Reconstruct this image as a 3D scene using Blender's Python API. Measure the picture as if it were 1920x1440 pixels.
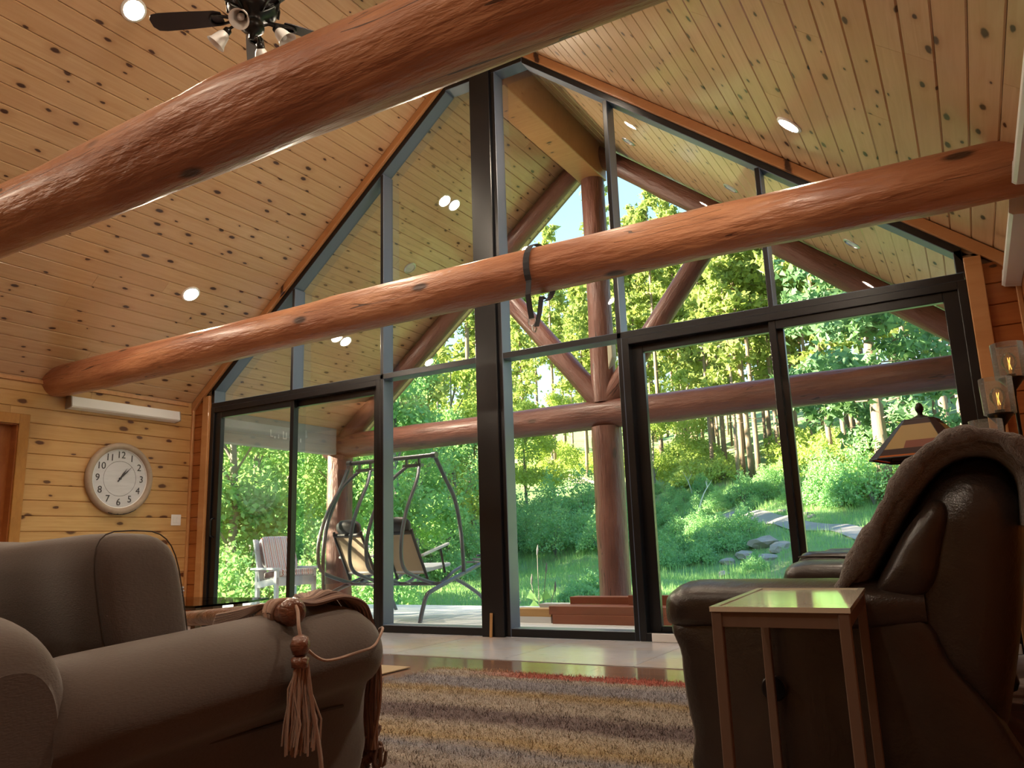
import bpy, bmesh, math, random
import numpy as np
from mathutils import Vector, Matrix
random.seed(7)
for o in list(bpy.data.objects): bpy.data.objects.remove(o, do_unlink=True)
SC = bpy.context.scene
COL = SC.collection
PI = math.pi

# ------------------------------------------------------------------ camera
FPX = 1461.67
YAW, PIT, ROL = math.radians(30.065), math.radians(11.6066), math.radians(-1.9233)
CAM = Vector((3.516, -5.70, 0.740))
_f = Vector((-math.sin(YAW)*math.cos(PIT), math.cos(YAW)*math.cos(PIT), math.sin(PIT)))
_r0 = Vector((math.cos(YAW), math.sin(YAW), 0)); _u0 = _r0.cross(_f)
_r = _r0*math.cos(ROL) + _u0*math.sin(ROL)
_u = _u0*math.cos(ROL) - _r0*math.sin(ROL)
cd = bpy.data.cameras.new('camera'); cam = bpy.data.objects.new('camera', cd); COL.objects.link(cam)
cd.sensor_fit = 'HORIZONTAL'; cd.sensor_width = 36.0; cd.lens = FPX/1920*36.0
cd.clip_start = 0.05; cd.clip_end = 500
mw = Matrix.Identity(4)
for i in range(3):
    mw[i][0] = _r[i]; mw[i][1] = _u[i]; mw[i][2] = -_f[i]; mw[i][3] = CAM[i]
cam.matrix_world = mw
SC.camera = cam

def ray(x, y): return _f + _r*((x-960)/FPX) + _u*((720-y)/FPX)
def onX(x, y, X): d = ray(x, y); return CAM + d*((X-CAM.x)/d.x)
def onY(x, y, Y): d = ray(x, y); return CAM + d*((Y-CAM.y)/d.y)
def onZ(x, y, Z): d = ray(x, y); return CAM + d*((Z-CAM.z)/d.z)

# ------------------------------------------------------------------ world, sun, exposure
w = bpy.data.worlds.new('sky'); SC.world = w; w.use_nodes = True
nt = w.node_tree; nt.nodes.clear()
SUN_EL, SUN_AZ = math.radians(17), math.radians(236)     # azimuth clockwise from +Y
# clear evening sky: pale cyan near the horizon, deeper blue overhead
geo = nt.nodes.new('ShaderNodeTexCoord'); sep = nt.nodes.new('ShaderNodeSeparateXYZ'); rmp = nt.nodes.new('ShaderNodeValToRGB')
nt.links.new(geo.outputs['Generated'], sep.inputs[0]); nt.links.new(sep.outputs[2], rmp.inputs[0])
els = rmp.color_ramp.elements
els[0].position = 0.0; els[0].color = (.62,.76,.80,1)
els[1].position = 1.0; els[1].color = (.16,.34,.66,1)
e_ = els.new(.12); e_.color = (.56,.77,.86,1); e_ = els.new(.40); e_.color = (.34,.60,.84,1)
bg = nt.nodes.new('ShaderNodeBackground'); bg.inputs['Strength'].default_value = 0.92
wo = nt.nodes.new('ShaderNodeOutputWorld')
nt.links.new(rmp.outputs[0], bg.inputs['Color']); nt.links.new(bg.outputs[0], wo.inputs[0])
sl = bpy.data.lights.new('sun', 'SUN'); sl.energy = 19.0; sl.angle = math.radians(0.6); sl.color = (1.0, 0.88, 0.62)
so = bpy.data.objects.new('sun', sl); COL.objects.link(so)
sdir = Vector((math.sin(SUN_AZ)*math.cos(SUN_EL), math.cos(SUN_AZ)*math.cos(SUN_EL), math.sin(SUN_EL)))
so.rotation_euler = sdir.to_track_quat('Z', 'Y').to_euler(); so.location = (-30, -20, 40)
SC.view_settings.view_transform = 'Standard'; SC.view_settings.look = 'None'
SC.view_settings.gamma = 1.0; SC.view_settings.use_curve_mapping = False
SC.view_settings.exposure = 1.25
CAN_EMIT = 250.0          # radiance of the small recessed lamps

# ------------------------------------------------------------------ helpers
def tag(o, label=None, cat=None, group=None, kind=None):
    if label: o['label'] = label
    if cat: o['category'] = cat
    if group: o['group'] = group
    if kind: o['kind'] = kind
    return o
def empty(name, loc=(0,0,0), label=None, cat=None, group=None, kind=None, rz=0.0):
    o = bpy.data.objects.new(name, None); COL.objects.link(o); o.location = loc
    o.rotation_euler = (0, 0, rz); o.empty_display_size = .1
    return tag(o, label, cat, group, kind)
def link(name, me, parent=None, loc=None, rot=None):
    o = bpy.data.objects.new(name, me); COL.objects.link(o)
    if parent is not None: o.parent = parent
    if loc is not None: o.location = loc
    if rot is not None: o.rotation_euler = rot
    return o
def inv_local(o, parent):
    """keep world-space vertices while parented to an unrotated empty"""
    o.location = o.location - parent.location
class MB:
    def __init__(s): s.v = []; s.f = []
    def add(s, vs, fs):
        n = len(s.v); s.v += [tuple(v) for v in vs]; s.f += [tuple(i+n for i in f) for f in fs]; return s
    def box(s, x0, x1, y0, y1, z0, z1):
        vs = [(x,y,z) for z in (z0,z1) for y in (y0,y1) for x in (x0,x1)]
        return s.add(vs, [(0,2,3,1),(4,5,7,6),(0,1,5,4),(2,6,7,3),(0,4,6,2),(1,3,7,5)])
    def hexa(s, a, b):
        """prism between quads a and b (4 pts each, same winding)"""
        return s.add(list(a)+list(b), [(3,2,1,0),(4,5,6,7),(0,1,5,4),(1,2,6,5),(2,3,7,6),(3,0,4,7)])
    def prism(s, poly, d):
        """polygon (3d pts) extruded by vector d"""
        n = len(poly); d = Vector(d); p = [Vector(q) for q in poly]
        return s.add(p+[q+d for q in p], [tuple(range(n-1,-1,-1)), tuple(range(n,2*n))]+[(i,(i+1)%n,(i+1)%n+n,i+n) for i in range(n)])
    def rings(s, R, cap=True, closed=True):
        n = len(R[0]); vs = [p for r in R for p in r]; fs = []
        for k in range(len(R)-1):
            for i in range(n if closed else n-1):
                j = (i+1) % n
                fs.append((k*n+i, k*n+j, (k+1)*n+j, (k+1)*n+i))
        if cap and closed:
            fs.append(tuple(range(n-1,-1,-1))); fs.append(tuple(range((len(R)-1)*n, len(R)*n)))
        return s.add(vs, fs)
    def tube(s, pts, rad, n=10, cap=True, flat=1.0):
        pts = [Vector(p) for p in pts]
        if not hasattr(rad, '__len__'): rad = [rad]*len(pts)
        R = []; up = None
        for i, p in enumerate(pts):
            t = (pts[min(i+1,len(pts)-1)] - pts[max(i-1,0)])
            if t.length < 1e-9: t = Vector((0,0,1))
            t.normalize()
            if up is None:
                up = Vector((0,0,1)) if abs(t.z) < .9 else Vector((1,0,0))
            a = t.cross(up)
            if a.length < 1e-6: a = t.cross(Vector((0,1,0)))
            a.normalize(); b = a.cross(t); up = b
            R.append([p + a*math.cos(2*PI*k/n)*rad[i] + b*math.sin(2*PI*k/n)*rad[i]*flat for k in range(n)])
        return s.rings(R, cap)
    def lathe(s, prof, c=(0,0,0), n=24, ax='z', cap=True):
        R = []
        for r, h in prof:
            ring = []
            for k in range(n):
                a = 2*PI*k/n; u, v = r*math.cos(a), r*math.sin(a)
                q = {'z': (u,v,h), 'x': (h,u,v), 'y': (v,h,u)}[ax]
                ring.append((c[0]+q[0], c[1]+q[1], c[2]+q[2]))
            R.append(ring)
        return s.rings(R, cap)
    def mesh(s, name):
        me = bpy.data.meshes.new(name); me.from_pydata(s.v, [], s.f); me.update(); return me
    def build(s, name, mat, parent=None, smooth=None, local=True, bevel=0, seg=2, subsurf=0):
        me = s.mesh(name)
        if mat: me.materials.append(mat)
        bm = bmesh.new(); bm.from_mesh(me); bmesh.ops.recalc_face_normals(bm, faces=bm.faces); bm.to_mesh(me); bm.free()
        if smooth is not None:
            me.polygons.foreach_set('use_smooth', [True]*len(me.polygons))
            if smooth < 179: me.set_sharp_from_angle(angle=math.radians(smooth))
        o = link(name, me, parent)
        if parent is not None and local: inv_local(o, parent)
        if bevel:
            m = o.modifiers.new('bevel', 'BEVEL'); m.width = bevel; m.segments = seg; m.limit_method = 'ANGLE'; m.angle_limit = math.radians(40)
        if subsurf:
            m = o.modifiers.new('sub', 'SUBSURF'); m.levels = subsurf; m.render_levels = subsurf
        return o
def fix(o, root):
    """local offset when the direct parent is a part of root placed at root's origin offset"""
    return o
def smoothpath(pts, n=8):
    P = [Vector(p) for p in pts]; out = []
    for i in range(len(P)-1):
        p0 = P[max(i-1,0)]; p1 = P[i]; p2 = P[i+1]; p3 = P[min(i+2,len(P)-1)]
        for k in range(n):
            t = k/n
            out.append(0.5*((2*p1)+(p2-p0)*t+(2*p0-5*p1+4*p2-p3)*t*t+(3*p1-p0-3*p2+p3)*t*t*t))
    out.append(P[-1]); return out
def part(mb, name, mat, root, parent=None, **k):
    """part of root (empty at root.location, unrotated); vertices given in world space.
    A sub-part gets parent= the part object."""
    o = mb.build(name, mat, None, **k)
    if parent is None:
        o.parent = root; o.location = -root.location
    else:
        o.parent = parent; o.location = (0,0,0)
    return o

# ------------------------------------------------------------------ materials
class N:
    def __init__(s, name):
        s.m = bpy.data.materials.new(name); s.m.use_nodes = True; s.t = s.m.node_tree; s.t.nodes.clear()
        s.out = s.n('OutputMaterial')
    def n(s, kind, **kw):
        nd = s.t.nodes.new('ShaderNode'+kind)
        for k, v in kw.items(): setattr(nd, k, v)
        return nd
    def l(s, a, b): s.t.links.new(a, b)
    def set(s, nd, **kw):
        for k, v in kw.items():
            k = k.replace('_', ' ')
            nd.inputs[k].default_value = v
        return nd
    def math(s, op, a, b=None, clamp=False):
        nd = s.n('Math', operation=op); nd.use_clamp = clamp
        for i, x in enumerate((a, b)):
            if x is None: continue
            if isinstance(x, (int, float)): nd.inputs[i].default_value = x
            else: s.l(x, nd.inputs[i])
        return nd.outputs[0]
    def mix(s, fac, a, b, blend='MIX'):
        nd = s.n('Mix', data_type='RGBA', blend_type=blend)
        for sock, x in ((nd.inputs['Factor'], fac), (nd.inputs[6], a), (nd.inputs[7], b)):
            if isinstance(x, (int, float)): sock.default_value = x
            elif isinstance(x, tuple): sock.default_value = (*x, 1.0) if len(x) == 3 else x
            else: s.l(x, sock)
        return nd.outputs[2]
    def ramp(s, fac, stops, interp='LINEAR'):
        nd = s.n('ValToRGB'); cr = nd.color_ramp; cr.interpolation = interp
        while len(cr.elements) < len(stops): cr.elements.new(.5)
        for e, (p, c) in zip(cr.elements, stops):
            e.position = p; e.color = (*c, 1) if len(c) == 3 else c
        s.l(fac, nd.inputs[0]); return nd.outputs[0]
    def noise(s, vec, scale, detail=3, rough=.55, dist=0):
        nd = s.n('TexNoise'); s.l(vec, nd.inputs['Vector'])
        nd.inputs['Scale'].default_value = scale; nd.inputs['Detail'].default_value = detail
        nd.inputs['Roughness'].default_value = rough; nd.inputs['Distortion'].default_value = dist
        return nd.outputs[0]
    def map(s, vec, scale=(1,1,1), loc=(0,0,0)):
        nd = s.n('Mapping'); s.l(vec, nd.inputs[0]); nd.inputs['Scale'].default_value = scale; nd.inputs['Location'].default_value = loc
        return nd.outputs[0]
    def bsdf(s, base, rough=.5, bump=None, bstr=.3, bdist=.01, **kw):
        p = s.n('BsdfPrincipled')
        if isinstance(base, tuple): p.inputs['Base Color'].default_value = (*base, 1)
        else: s.l(base, p.inputs['Base Color'])
        if isinstance(rough, (int, float)): p.inputs['Roughness'].default_value = rough
        else: s.l(rough, p.inputs['Roughness'])
        for k, v in kw.items(): p.inputs[k.replace('_', ' ')].default_value = v
        if bump is not None:
            b = s.n('Bump'); b.inputs['Strength'].default_value = bstr; b.inputs['Distance'].default_value = bdist
            s.l(bump, b.inputs['Height']); s.l(b.outputs[0], p.inputs['Normal'])
        s.l(p.outputs[0], s.out.inputs[0]); s.p = p
        return s.m
def objcoord(b, rnd=True):
    tc = b.n('TexCoord').outputs['Object']
    if not rnd: return tc, None
    oi = b.n('ObjectInfo').outputs['Random']
    cx = b.n('CombineXYZ'); b.l(b.math('MULTIPLY', oi, 37.0), cx.inputs[0]); b.l(b.math('MULTIPLY', oi, 91.0), cx.inputs[1])
    va = b.n('VectorMath', operation='ADD'); b.l(tc, va.inputs[0]); b.l(cx.outputs[0], va.inputs[1])
    return va.outputs[0], oi
def plain(name, col, rough=.5, **kw):
    b = N(name); return b.bsdf(col, rough, **kw)
def pine(name, c1, c2, knot=(.055,.018,.008), kd=.72, ks=.10, rough=.33, coat=.25, var=.5, kscale=(3.3,7.0,1)):
    """tongue-and-groove pine board: x along, y across"""
    b = N(name); v, oi = objcoord(b)
    g = b.noise(b.map(v, (1.3,22,8)), 1.6, 5, .6, .6)
    g2 = b.noise(b.map(v, (.5,3.5,2)), 1.2, 2)
    col = b.mix(b.ramp(g, [(.3,(0,0,0)),(.72,(1,1,1))]), c1, c2)
    col = b.mix(b.math('MULTIPLY', g2, .35), col, (c2[0]*.62, c2[1]*.5, c2[2]*.4))
    # whole-board tone
    col = b.mix(b.math('MULTIPLY', oi, var), col, (c1[0]*.72, c1[1]*.58, c1[2]*.5))
    # knots
    vo = b.n('TexVoronoi'); vo.voronoi_dimensions = '2D'; vo.inputs['Scale'].default_value = 1.0; vo.inputs['Randomness'].default_value = 1.0
    nz = b.noise(v, 14, 2)
    dv = b.n('VectorMath', operation='ADD'); b.l(b.map(v, kscale), dv.inputs[0])
    cx = b.n('CombineXYZ'); b.l(b.math('MULTIPLY', b.math('SUBTRACT', nz, .5), .16), cx.inputs[0]); b.l(b.math('MULTIPLY', b.math('SUBTRACT', nz, .5), .1), cx.inputs[1])
    b.l(cx.outputs[0], dv.inputs[1]); b.l(dv.outputs[0], vo.inputs['Vector'])
    sep = b.n('SeparateColor'); b.l(vo.outputs['Color'], sep.inputs[0])
    size = b.math('MULTIPLY', b.math('ADD', sep.outputs[1], .45), ks)
    k = b.math('SUBTRACT', 1.0, b.math('DIVIDE', vo.outputs['Distance'], size), True)
    k = b.math('MULTIPLY', k, 2.6, True)
    on = b.math('GREATER_THAN', kd, sep.outputs[0])
    k = b.math('MULTIPLY', k, on)
    halo = b.math('MULTIPLY', b.math('SUBTRACT', 1.0, b.math('DIVIDE', vo.outputs['Distance'], b.math('MULTIPLY', size, 2.4)), True), b.math('MULTIPLY', on, .55))
    col = b.mix(halo, col, (c2[0]*.6, c2[1]*.45, c2[2]*.3))
    col = b.mix(k, col, knot)
    return b.bsdf(col, rough, g, .06, .004, Coat_Weight=coat, Coat_Roughness=.12)
M = {}
M['pine_ceil'] = pine('pine_ceiling', (.68,.47,.28), (.55,.345,.18))
M['pine_wall'] = pine('pine_wall', (.65,.41,.175), (.50,.28,.10), knot=(.10,.030,.010), kd=.45, ks=.15, coat=.1)
M['pine_red'] = pine('pine_red', (.46,.17,.045), (.33,.10,.025), kd=.2, coat=.1)
M['trim_wood'] = pine('trim_pine', (.62,.34,.15), (.50,.24,.09), kd=.3, ks=.1, coat=.2)
M['door_wood'] = pine('door_casing_pine', (.52,.25,.055), (.40,.17,.035), kd=.15, ks=.1, coat=.25)
def logmat(name, c1, c2, c3, rough=.42, coat=.2, crack=1.0):
    b = N(name); v, oi = objcoord(b, False)
    g = b.noise(b.map(v, (.9,9,9)), 1.4, 6, .62, .8)
    g2 = b.noise(b.map(v, (.8,3.0,3.0)), 1.5, 4)
    g3 = b.noise(b.map(v, (2.5,30,30)), 1.5, 3)
    col = b.mix(b.ramp(g, [(.30,(0,0,0)),(.66,(1,1,1))]), c1, c2)
    col = b.mix(b.ramp(g2, [(.40,(0,0,0)),(.62,(.9,.9,.9))]), col, c3)
    col = b.mix(b.ramp(g3, [(.60,(0,0,0)),(.72,(.45,.45,.45))]), col, (c3[0]*.5, c3[1]*.45, c3[2]*.4))
    # long drying cracks: thin contour of a strongly stretched noise
    ck = b.noise(b.map(v, (.35,6,6)), 1.0, 3, .5, .35)
    cr = b.math('LESS_THAN', b.math('ABSOLUTE', b.math('SUBTRACT', ck, .565)), .0045*crack)
    cr = b.math('MULTIPLY', cr, b.math('GREATER_THAN', b.noise(b.map(v,(.7,.5,.5)),1.3,2), .50))
    col = b.mix(b.math('MULTIPLY', cr, .85), col, (.035,.012,.006))
    vo = b.n('TexVoronoi'); vo.inputs['Scale'].default_value = 1.0
    b.l(b.map(v, (1.9,4.6,4.6)), vo.inputs['Vector'])
    sep = b.n('SeparateColor'); b.l(vo.outputs['Color'], sep.inputs[0])
    k = b.math('MULTIPLY', b.math('SUBTRACT', 1.0, b.math('DIVIDE', vo.outputs['Distance'], .16), True), 2.2, True)
    k = b.math('MULTIPLY', k, b.math('LESS_THAN', sep.outputs[0], .55))
    col = b.mix(k, col, (.06,.022,.010))
    hb = b.math('ADD', b.noise(b.map(v, (1.6,6,6)), 2.2, 5), b.math('MULTIPLY', b.noise(b.map(v, (3,24,24)), 2.0, 3), .25))
    hb = b.math('SUBTRACT', hb, b.math('MULTIPLY', cr, .5))
    return b.bsdf(col, rough, hb, .55, .05, Coat_Weight=coat, Coat_Roughness=.25)
M['log_in'] = logmat('log_honey', (.56,.27,.14), (.43,.175,.080), (.31,.11,.052))
M['log_out'] = logmat('log_red_stain', (.135,.042,.027), (.09,.029,.021), (.175,.066,.045), rough=.5, coat=.15)
M['black'] = plain('black_aluminium', (.0055,.006,.008), .30)
M['black_sky_tint'] = plain('sky_tinted_aluminium', (.105,.135,.20), .36)  # lighter copy of the black frame, blue sky light put into its colour
b = N('glass_pane')
tr = b.n('BsdfTransparent'); tr.inputs[0].default_value = (.985,.99,.988,1)
gl = b.n('BsdfGlossy'); gl.inputs['Roughness'].default_value = .01
fr = b.n('Fresnel'); fr.inputs[0].default_value = 1.5
ms = b.n('MixShader'); b.l(b.math('MULTIPLY', fr.outputs[0], .33), ms.inputs[0]); b.l(tr.outputs[0], ms.inputs[1]); b.l(gl.outputs[0], ms.inputs[2]); b.l(ms.outputs[0], b.out.inputs[0])
M['glass'] = b.m
def glass2(name, tint, fac):
    b = N(name); tr = b.n('BsdfTransparent'); tr.inputs[0].default_value = (*tint,1)
    gl = b.n('BsdfGlossy'); gl.inputs['Roughness'].default_value = .05
    fr = b.n('Fresnel'); fr.inputs[0].default_value = 1.5
    df = b.n('BsdfTranslucent'); df.inputs[0].default_value = (.8,.82,.85,1)
    m1 = b.n('MixShader'); b.l(fr.outputs[0], m1.inputs[0]); b.l(tr.outputs[0], m1.inputs[1]); b.l(gl.outputs[0], m1.inputs[2])
    tc = b.n('TexCoord').outputs['Object']
    vo = b.n('TexVoronoi'); vo.inputs['Scale'].default_value = 130; b.l(tc, vo.inputs['Vector'])
    sp = b.math('MULTIPLY', b.math('LESS_THAN', vo.outputs['Distance'], .16), b.math('GREATER_THAN', b.noise(tc, 40, 2), .5))
    m2 = b.n('MixShader'); b.l(b.math('ADD', b.math('MULTIPLY', sp, .35), fac), m2.inputs[0]); b.l(m1.outputs[0], m2.inputs[1]); b.l(df.outputs[0], m2.inputs[2]); b.l(m2.outputs[0], b.out.inputs[0])
    return b.m
M['seeded'] = glass2('seeded_glass', (.97,.98,.99), .10)
M['bulb'] = glass2('bulb_glass', (.98,.93,.85), .03)
def emit(name, col, s):
    b = N(name); e = b.n('Emission'); e.inputs[0].default_value = (*col,1); e.inputs[1].default_value = s; b.l(e.outputs[0], b.out.inputs[0]); return b.m
M['lamp_on'] = emit('led_lens_lit', (1.0,.84,.64), CAN_EMIT)
M['porch_on'] = emit('porch_lens_lit', (1.0,.86,.66), CAN_EMIT*3.5)
M['filament'] = emit('filament_glow', (1.0,.42,.08), 1.6)
M['white'] = plain('white_enamel', (.80,.80,.80), .4)
M['lens_off'] = plain('lens_unlit', (.55,.55,.56), .35)
M['chrome'] = plain('brushed_steel', (.55,.55,.57), .3, Metallic=1.0)
M['baffle'] = plain('lamp_baffle', (.16,.16,.17), .45, Metallic=.6)
def fabric(name, c, c2=None, sc=900, bs=.25, rough=.92):
    b = N(name); v, _ = objcoord(b, False); c2 = c2 or tuple(x*.7 for x in c)
    wx = b.noise(b.map(v, (sc,sc*.25,sc*.25)), 1.0, 1); wz = b.noise(b.map(v, (sc*.25,sc*.25,sc)), 1.0, 1)
    h = b.math('ADD', wx, wz); big = b.noise(v, 6, 3)
    col = b.mix(b.ramp(h, [(.35,(0,0,0)),(.65,(1,1,1))]) if False else b.math('MULTIPLY', h, .5), c2, c)
    col = b.mix(b.math('MULTIPLY', big, .3), col, c2)
    m = b.bsdf(col, rough, h, bs, .002); b.p.inputs['Sheen Weight'].default_value = .25; return m
M['sofa'] = fabric('taupe_weave', (.115,.083,.068), (.078,.055,.045), 420)
M['sofa_seam'] = plain('taupe_piping', (.055,.040,.033), .9)
b = N('brown_leather'); v, _ = objcoord(b, False)
h = b.noise(v, 9, 5, .6, .4); h2 = b.noise(v, 160, 2)
M['leather'] = b.bsdf(b.mix(h, (.022,.0155,.013), (.036,.026,.022)), .30, b.math('ADD', h, b.math('MULTIPLY', h2, .12)), .35, .02, Coat_Weight=.15, Coat_Roughness=.3)
M['leather_seam'] = plain('leather_welt', (.035,.027,.023), .5)
b = N('fleece'); v, _ = objcoord(b, False)
h = b.noise(v, 75, 4, .7, .5); h2 = b.noise(v, 12, 3)
M['fleece'] = b.bsdf(b.mix(h, (.075,.055,.048), (.17,.125,.105)), .95, b.math('ADD', h, h2), 1.0, .02); b.p.inputs['Sheen Weight'].default_value = .5
# floor: worn chipboard / glossy varnished boards
b = N('bare_subfloor'); v, oi = objcoord(b)
h = b.noise(b.map(v, (3,9,1)), 2.0, 6, .65, 1.0); h2 = b.noise(v, 38, 3); st = b.noise(v, 1.3, 3)
col = b.mix(h, (.47,.475,.52), (.38,.37,.40)); col = b.mix(b.ramp(st, [(.45,(0,0,0)),(.6,(.6,.6,.6))]), col, (.46,.36,.30))
col = b.mix(b.ramp(b.noise(b.map(v,(6,60,1)), 1.2, 2), [(.70,(0,0,0)),(.74,(1,1,1))]), col, (.10,.075,.07))
M['subfloor'] = b.bsdf(col, b.ramp(h, [(.3,(.14,.14,.14)),(.7,(.26,.26,.26))]), h, .06, .006)
b = N('varnished_floor'); v, oi = objcoord(b)
h = b.noise(b.map(v, (2,14,1)), 1.8, 5, .6, .6)
col = b.mix(h, (.25,.15,.115), (.17,.095,.07)); col = b.mix(b.math('MULTIPLY', oi, .4), col, (.10,.05,.035))
M['floorwood'] = b.bsdf(col, .12, h, .03, .003)
# rug
b = N('shag_rug'); v, _ = objcoord(b, False)
nz = b.noise(b.map(v, (1.0,3.0,1)), 2.0, 4); fine = b.noise(b.map(v, (35,70,20)), 2.0, 3)
sx = b.n('SeparateXYZ'); b.l(v, sx.inputs[0])
yy = b.math('ADD', sx.outputs[1], b.math('MULTIPLY', b.math('SUBTRACT', nz, .5), .22))
t = b.math('DIVIDE', b.math('MULTIPLY', yy, -1.0), 2.4, True)     # 0 at the far edge, 1 near
gold, grey, dk, red, sand = (.62,.44,.22), (.42,.39,.42), (.24,.17,.165), (.60,.15,.10), (.58,.48,.39)
col = b.ramp(t, [(0.0,gold),(.03,sand),(.085,sand),(.13,grey),(.20,grey),(.25,gold),(.31,sand),(.37,sand),(.42,dk),(.48,dk),(.53,sand),(.60,gold),(.66,grey),(.72,sand),(.80,dk),(.86,sand),(.94,gold)])
# brick-red border band growing towards +x along the far edge
rb = b.math('MULTIPLY', b.math('LESS_THAN', yy, 0.02), b.math('GREATER_THAN', yy, -.16))
rx = b.ramp(b.math('DIVIDE', sx.outputs[0], 2.2), [(.12,(0,0,0)),(.32,(1,1,1))])
col = b.mix(b.math('MULTIPLY', rb, rx), col, red)
col = b.mix(b.math('MULTIPLY', fine, .45), col, (.12,.10,.10))
M['rug'] = b.bsdf(col, .95, fine, 1.0, .03)
M['rug'].node_tree.nodes
M['mat'] = fabric('jute_mat', (.40,.27,.13), (.25,.16,.08), 120)
M['table_white'] = plain('glossy_oak_veneer', (.62,.57,.47), .09)
b = N('table_wood'); v, _ = objcoord(b, False)
M['table_leg'] = b.bsdf(b.mix(b.noise(b.map(v,(12,12,1.2)), 2, 4), (.16,.10,.072), (.11,.068,.05)), .45)
b = N('weathered_grey_beam'); v, _ = objcoord(b, False)
M['grey_beam'] = b.bsdf(b.mix(b.noise(b.map(v,(8,1,8)), 2, 4), (.36,.37,.37), (.24,.25,.25)), .7, b.noise(b.map(v,(12,1,12)), 2, 3), .2, .01)
M['stamp'] = plain('chalk_mark', (.72,.72,.72), .8)
b = N('deck_board'); v, oi = objcoord(b)
col = b.mix(b.noise(b.map(v,(1,12,1)), 2, 4), (.74,.74,.75), (.62,.62,.63)); col = b.mix(b.math('MULTIPLY', oi, .3), col, (.48,.47,.46))
M['deck'] = b.bsdf(col, .55, b.noise(b.map(v,(1,20,1)), 2, 3), .15, .008)
M['lumber'] = pine('cedar_lumber', (.30,.095,.045), (.21,.062,.03), kd=.2, rough=.55, coat=0)
M['lumber_pale'] = pine('fresh_lumber', (.55,.34,.14), (.44,.25,.10), kd=.2, rough=.6, coat=0)
# ================================================================== the room shell
SL = .81; AL = math.atan(SL); CA, SA = math.cos(AL), math.sin(AL)
XW, YB = 3.95, -9.2                     # side walls, back wall
FX = 3.66                               # window frame half width
def zframe(x): return min(5.168, 2.549 + .811*(FX-abs(x)))
def zceil(x): return min(5.268, 2.649 + SL*(FX-abs(x)))
XF = FX - (5.268-2.649)/SL              # half width of the flat strip
PITCH = .1415
def board_mesh(name, L, W, mat, ch=.007, t=.018):
    """x along, y across, room face at z=0 with a chamfer along both edges"""
    h = W/2-.0008; c = ch
    pr = [(-h,-t),(-h,-c),(-h+c*.8,0),(h-c*.8,0),(h,-c),(h,-t)]
    mb = MB(); mb.rings([[(x,y,z) for y,z in pr] for x in (-L/2+.0008, L/2-.0008)])
    me = mb.mesh(name); me.materials.append(mat)
    bm = bmesh.new(); bm.from_mesh(me); bmesh.ops.recalc_face_normals(bm, faces=bm.faces); bm.to_mesh(me); bm.free()
    return me
def lay(root, name, origin, ex, ey, s0, s1, nrows, pitch, mat, lens=(2.3,4.3), seed=1, holes=(), t=.018):
    """rows of boards: along ex from s0 to s1, rows stacked along ey from origin"""
    rnd = random.Random(seed); ex = Vector(ex).normalized(); ey = Vector(ey).normalized(); ez = ex.cross(ey); origin = Vector(origin)
    cache = {}
    for i in range(nrows):
        spans = [(s0, s1)]
        for (h0, h1, r0, r1) in holes:
            if r0 <= i < r1:
                ns = []
                for a, b_ in spans:
                    if h0 > a: ns.append((a, min(h0, b_)))
                    if h1 < b_: ns.append((max(h1, a), b_))
                spans = ns
        for a, b_ in spans:
            cuts = [a]; p = a + rnd.uniform(.5, lens[1])
            while p < b_-.7: cuts.append(p); p += rnd.uniform(*lens)
            cuts.append(b_)
            for c0, c1 in zip(cuts, cuts[1:]):
                L = round(c1-c0, 3); key = L
                if key not in cache: cache[key] = board_mesh(name, L, pitch, mat, t=t)
                o = link(name, cache[key], root)
                pos = origin + ex*((c0+c1)/2) + ey*((i+.5)*pitch)
                mm = Matrix.Identity(4)
                for k in range(3): mm[k][0], mm[k][1], mm[k][2], mm[k][3] = ex[k], ey[k], ez[k], pos[k]
                o.matrix_local = Matrix.Translation(-root.location) @ mm
M['shell'] = plain('shell_core', (.25,.16,.09), .8)
# floor -------------------------------------------------------------
fl = empty('floor', (0,0,0), kind='structure', label='glossy brown boards with a bare grey subfloor strip by the windows')
part(MB().box(-XW-.1, XW+.1, YB-.1, .16, -.16, -.022), 'floor_core', M['shell'], fl)
yj = -1.12
for i in range(9):                                    # bare sheets along the window
    x0 = -XW + i*.93; x1 = min(x0+.93, XW)
    if x1-x0 < .1: continue
    o = MB().box(-(x1-x0)/2+.002, (x1-x0)/2-.002, -.545, .563, -.02, 0).build('plywood_sheet', M['subfloor'], fl); o.location = ((x0+x1)/2, -.563, -random.uniform(0,.0012))
rnd = random.Random(5); me_c = {}
y = yj
while y > YB:
    x = -XW; x_first = True
    while x < XW-.05:
        L = rnd.choice((1.2,1.8,2.1)) if not x_first else rnd.choice((.6,.9,1.5)); x_first = False
        L = min(L, XW-x)
        k = round(L,3)
        if k not in me_c:
            me = MB().box(-L/2+.001, L/2-.001, -.0985, .0985, -.02, 0).mesh('floorboard'); me.materials.append(M['floorwood']); me_c[k] = me
        o = link('floorboard', me_c[k], fl, (x+L/2, y-.0995, -.004)); x += L
    y -= .199
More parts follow.
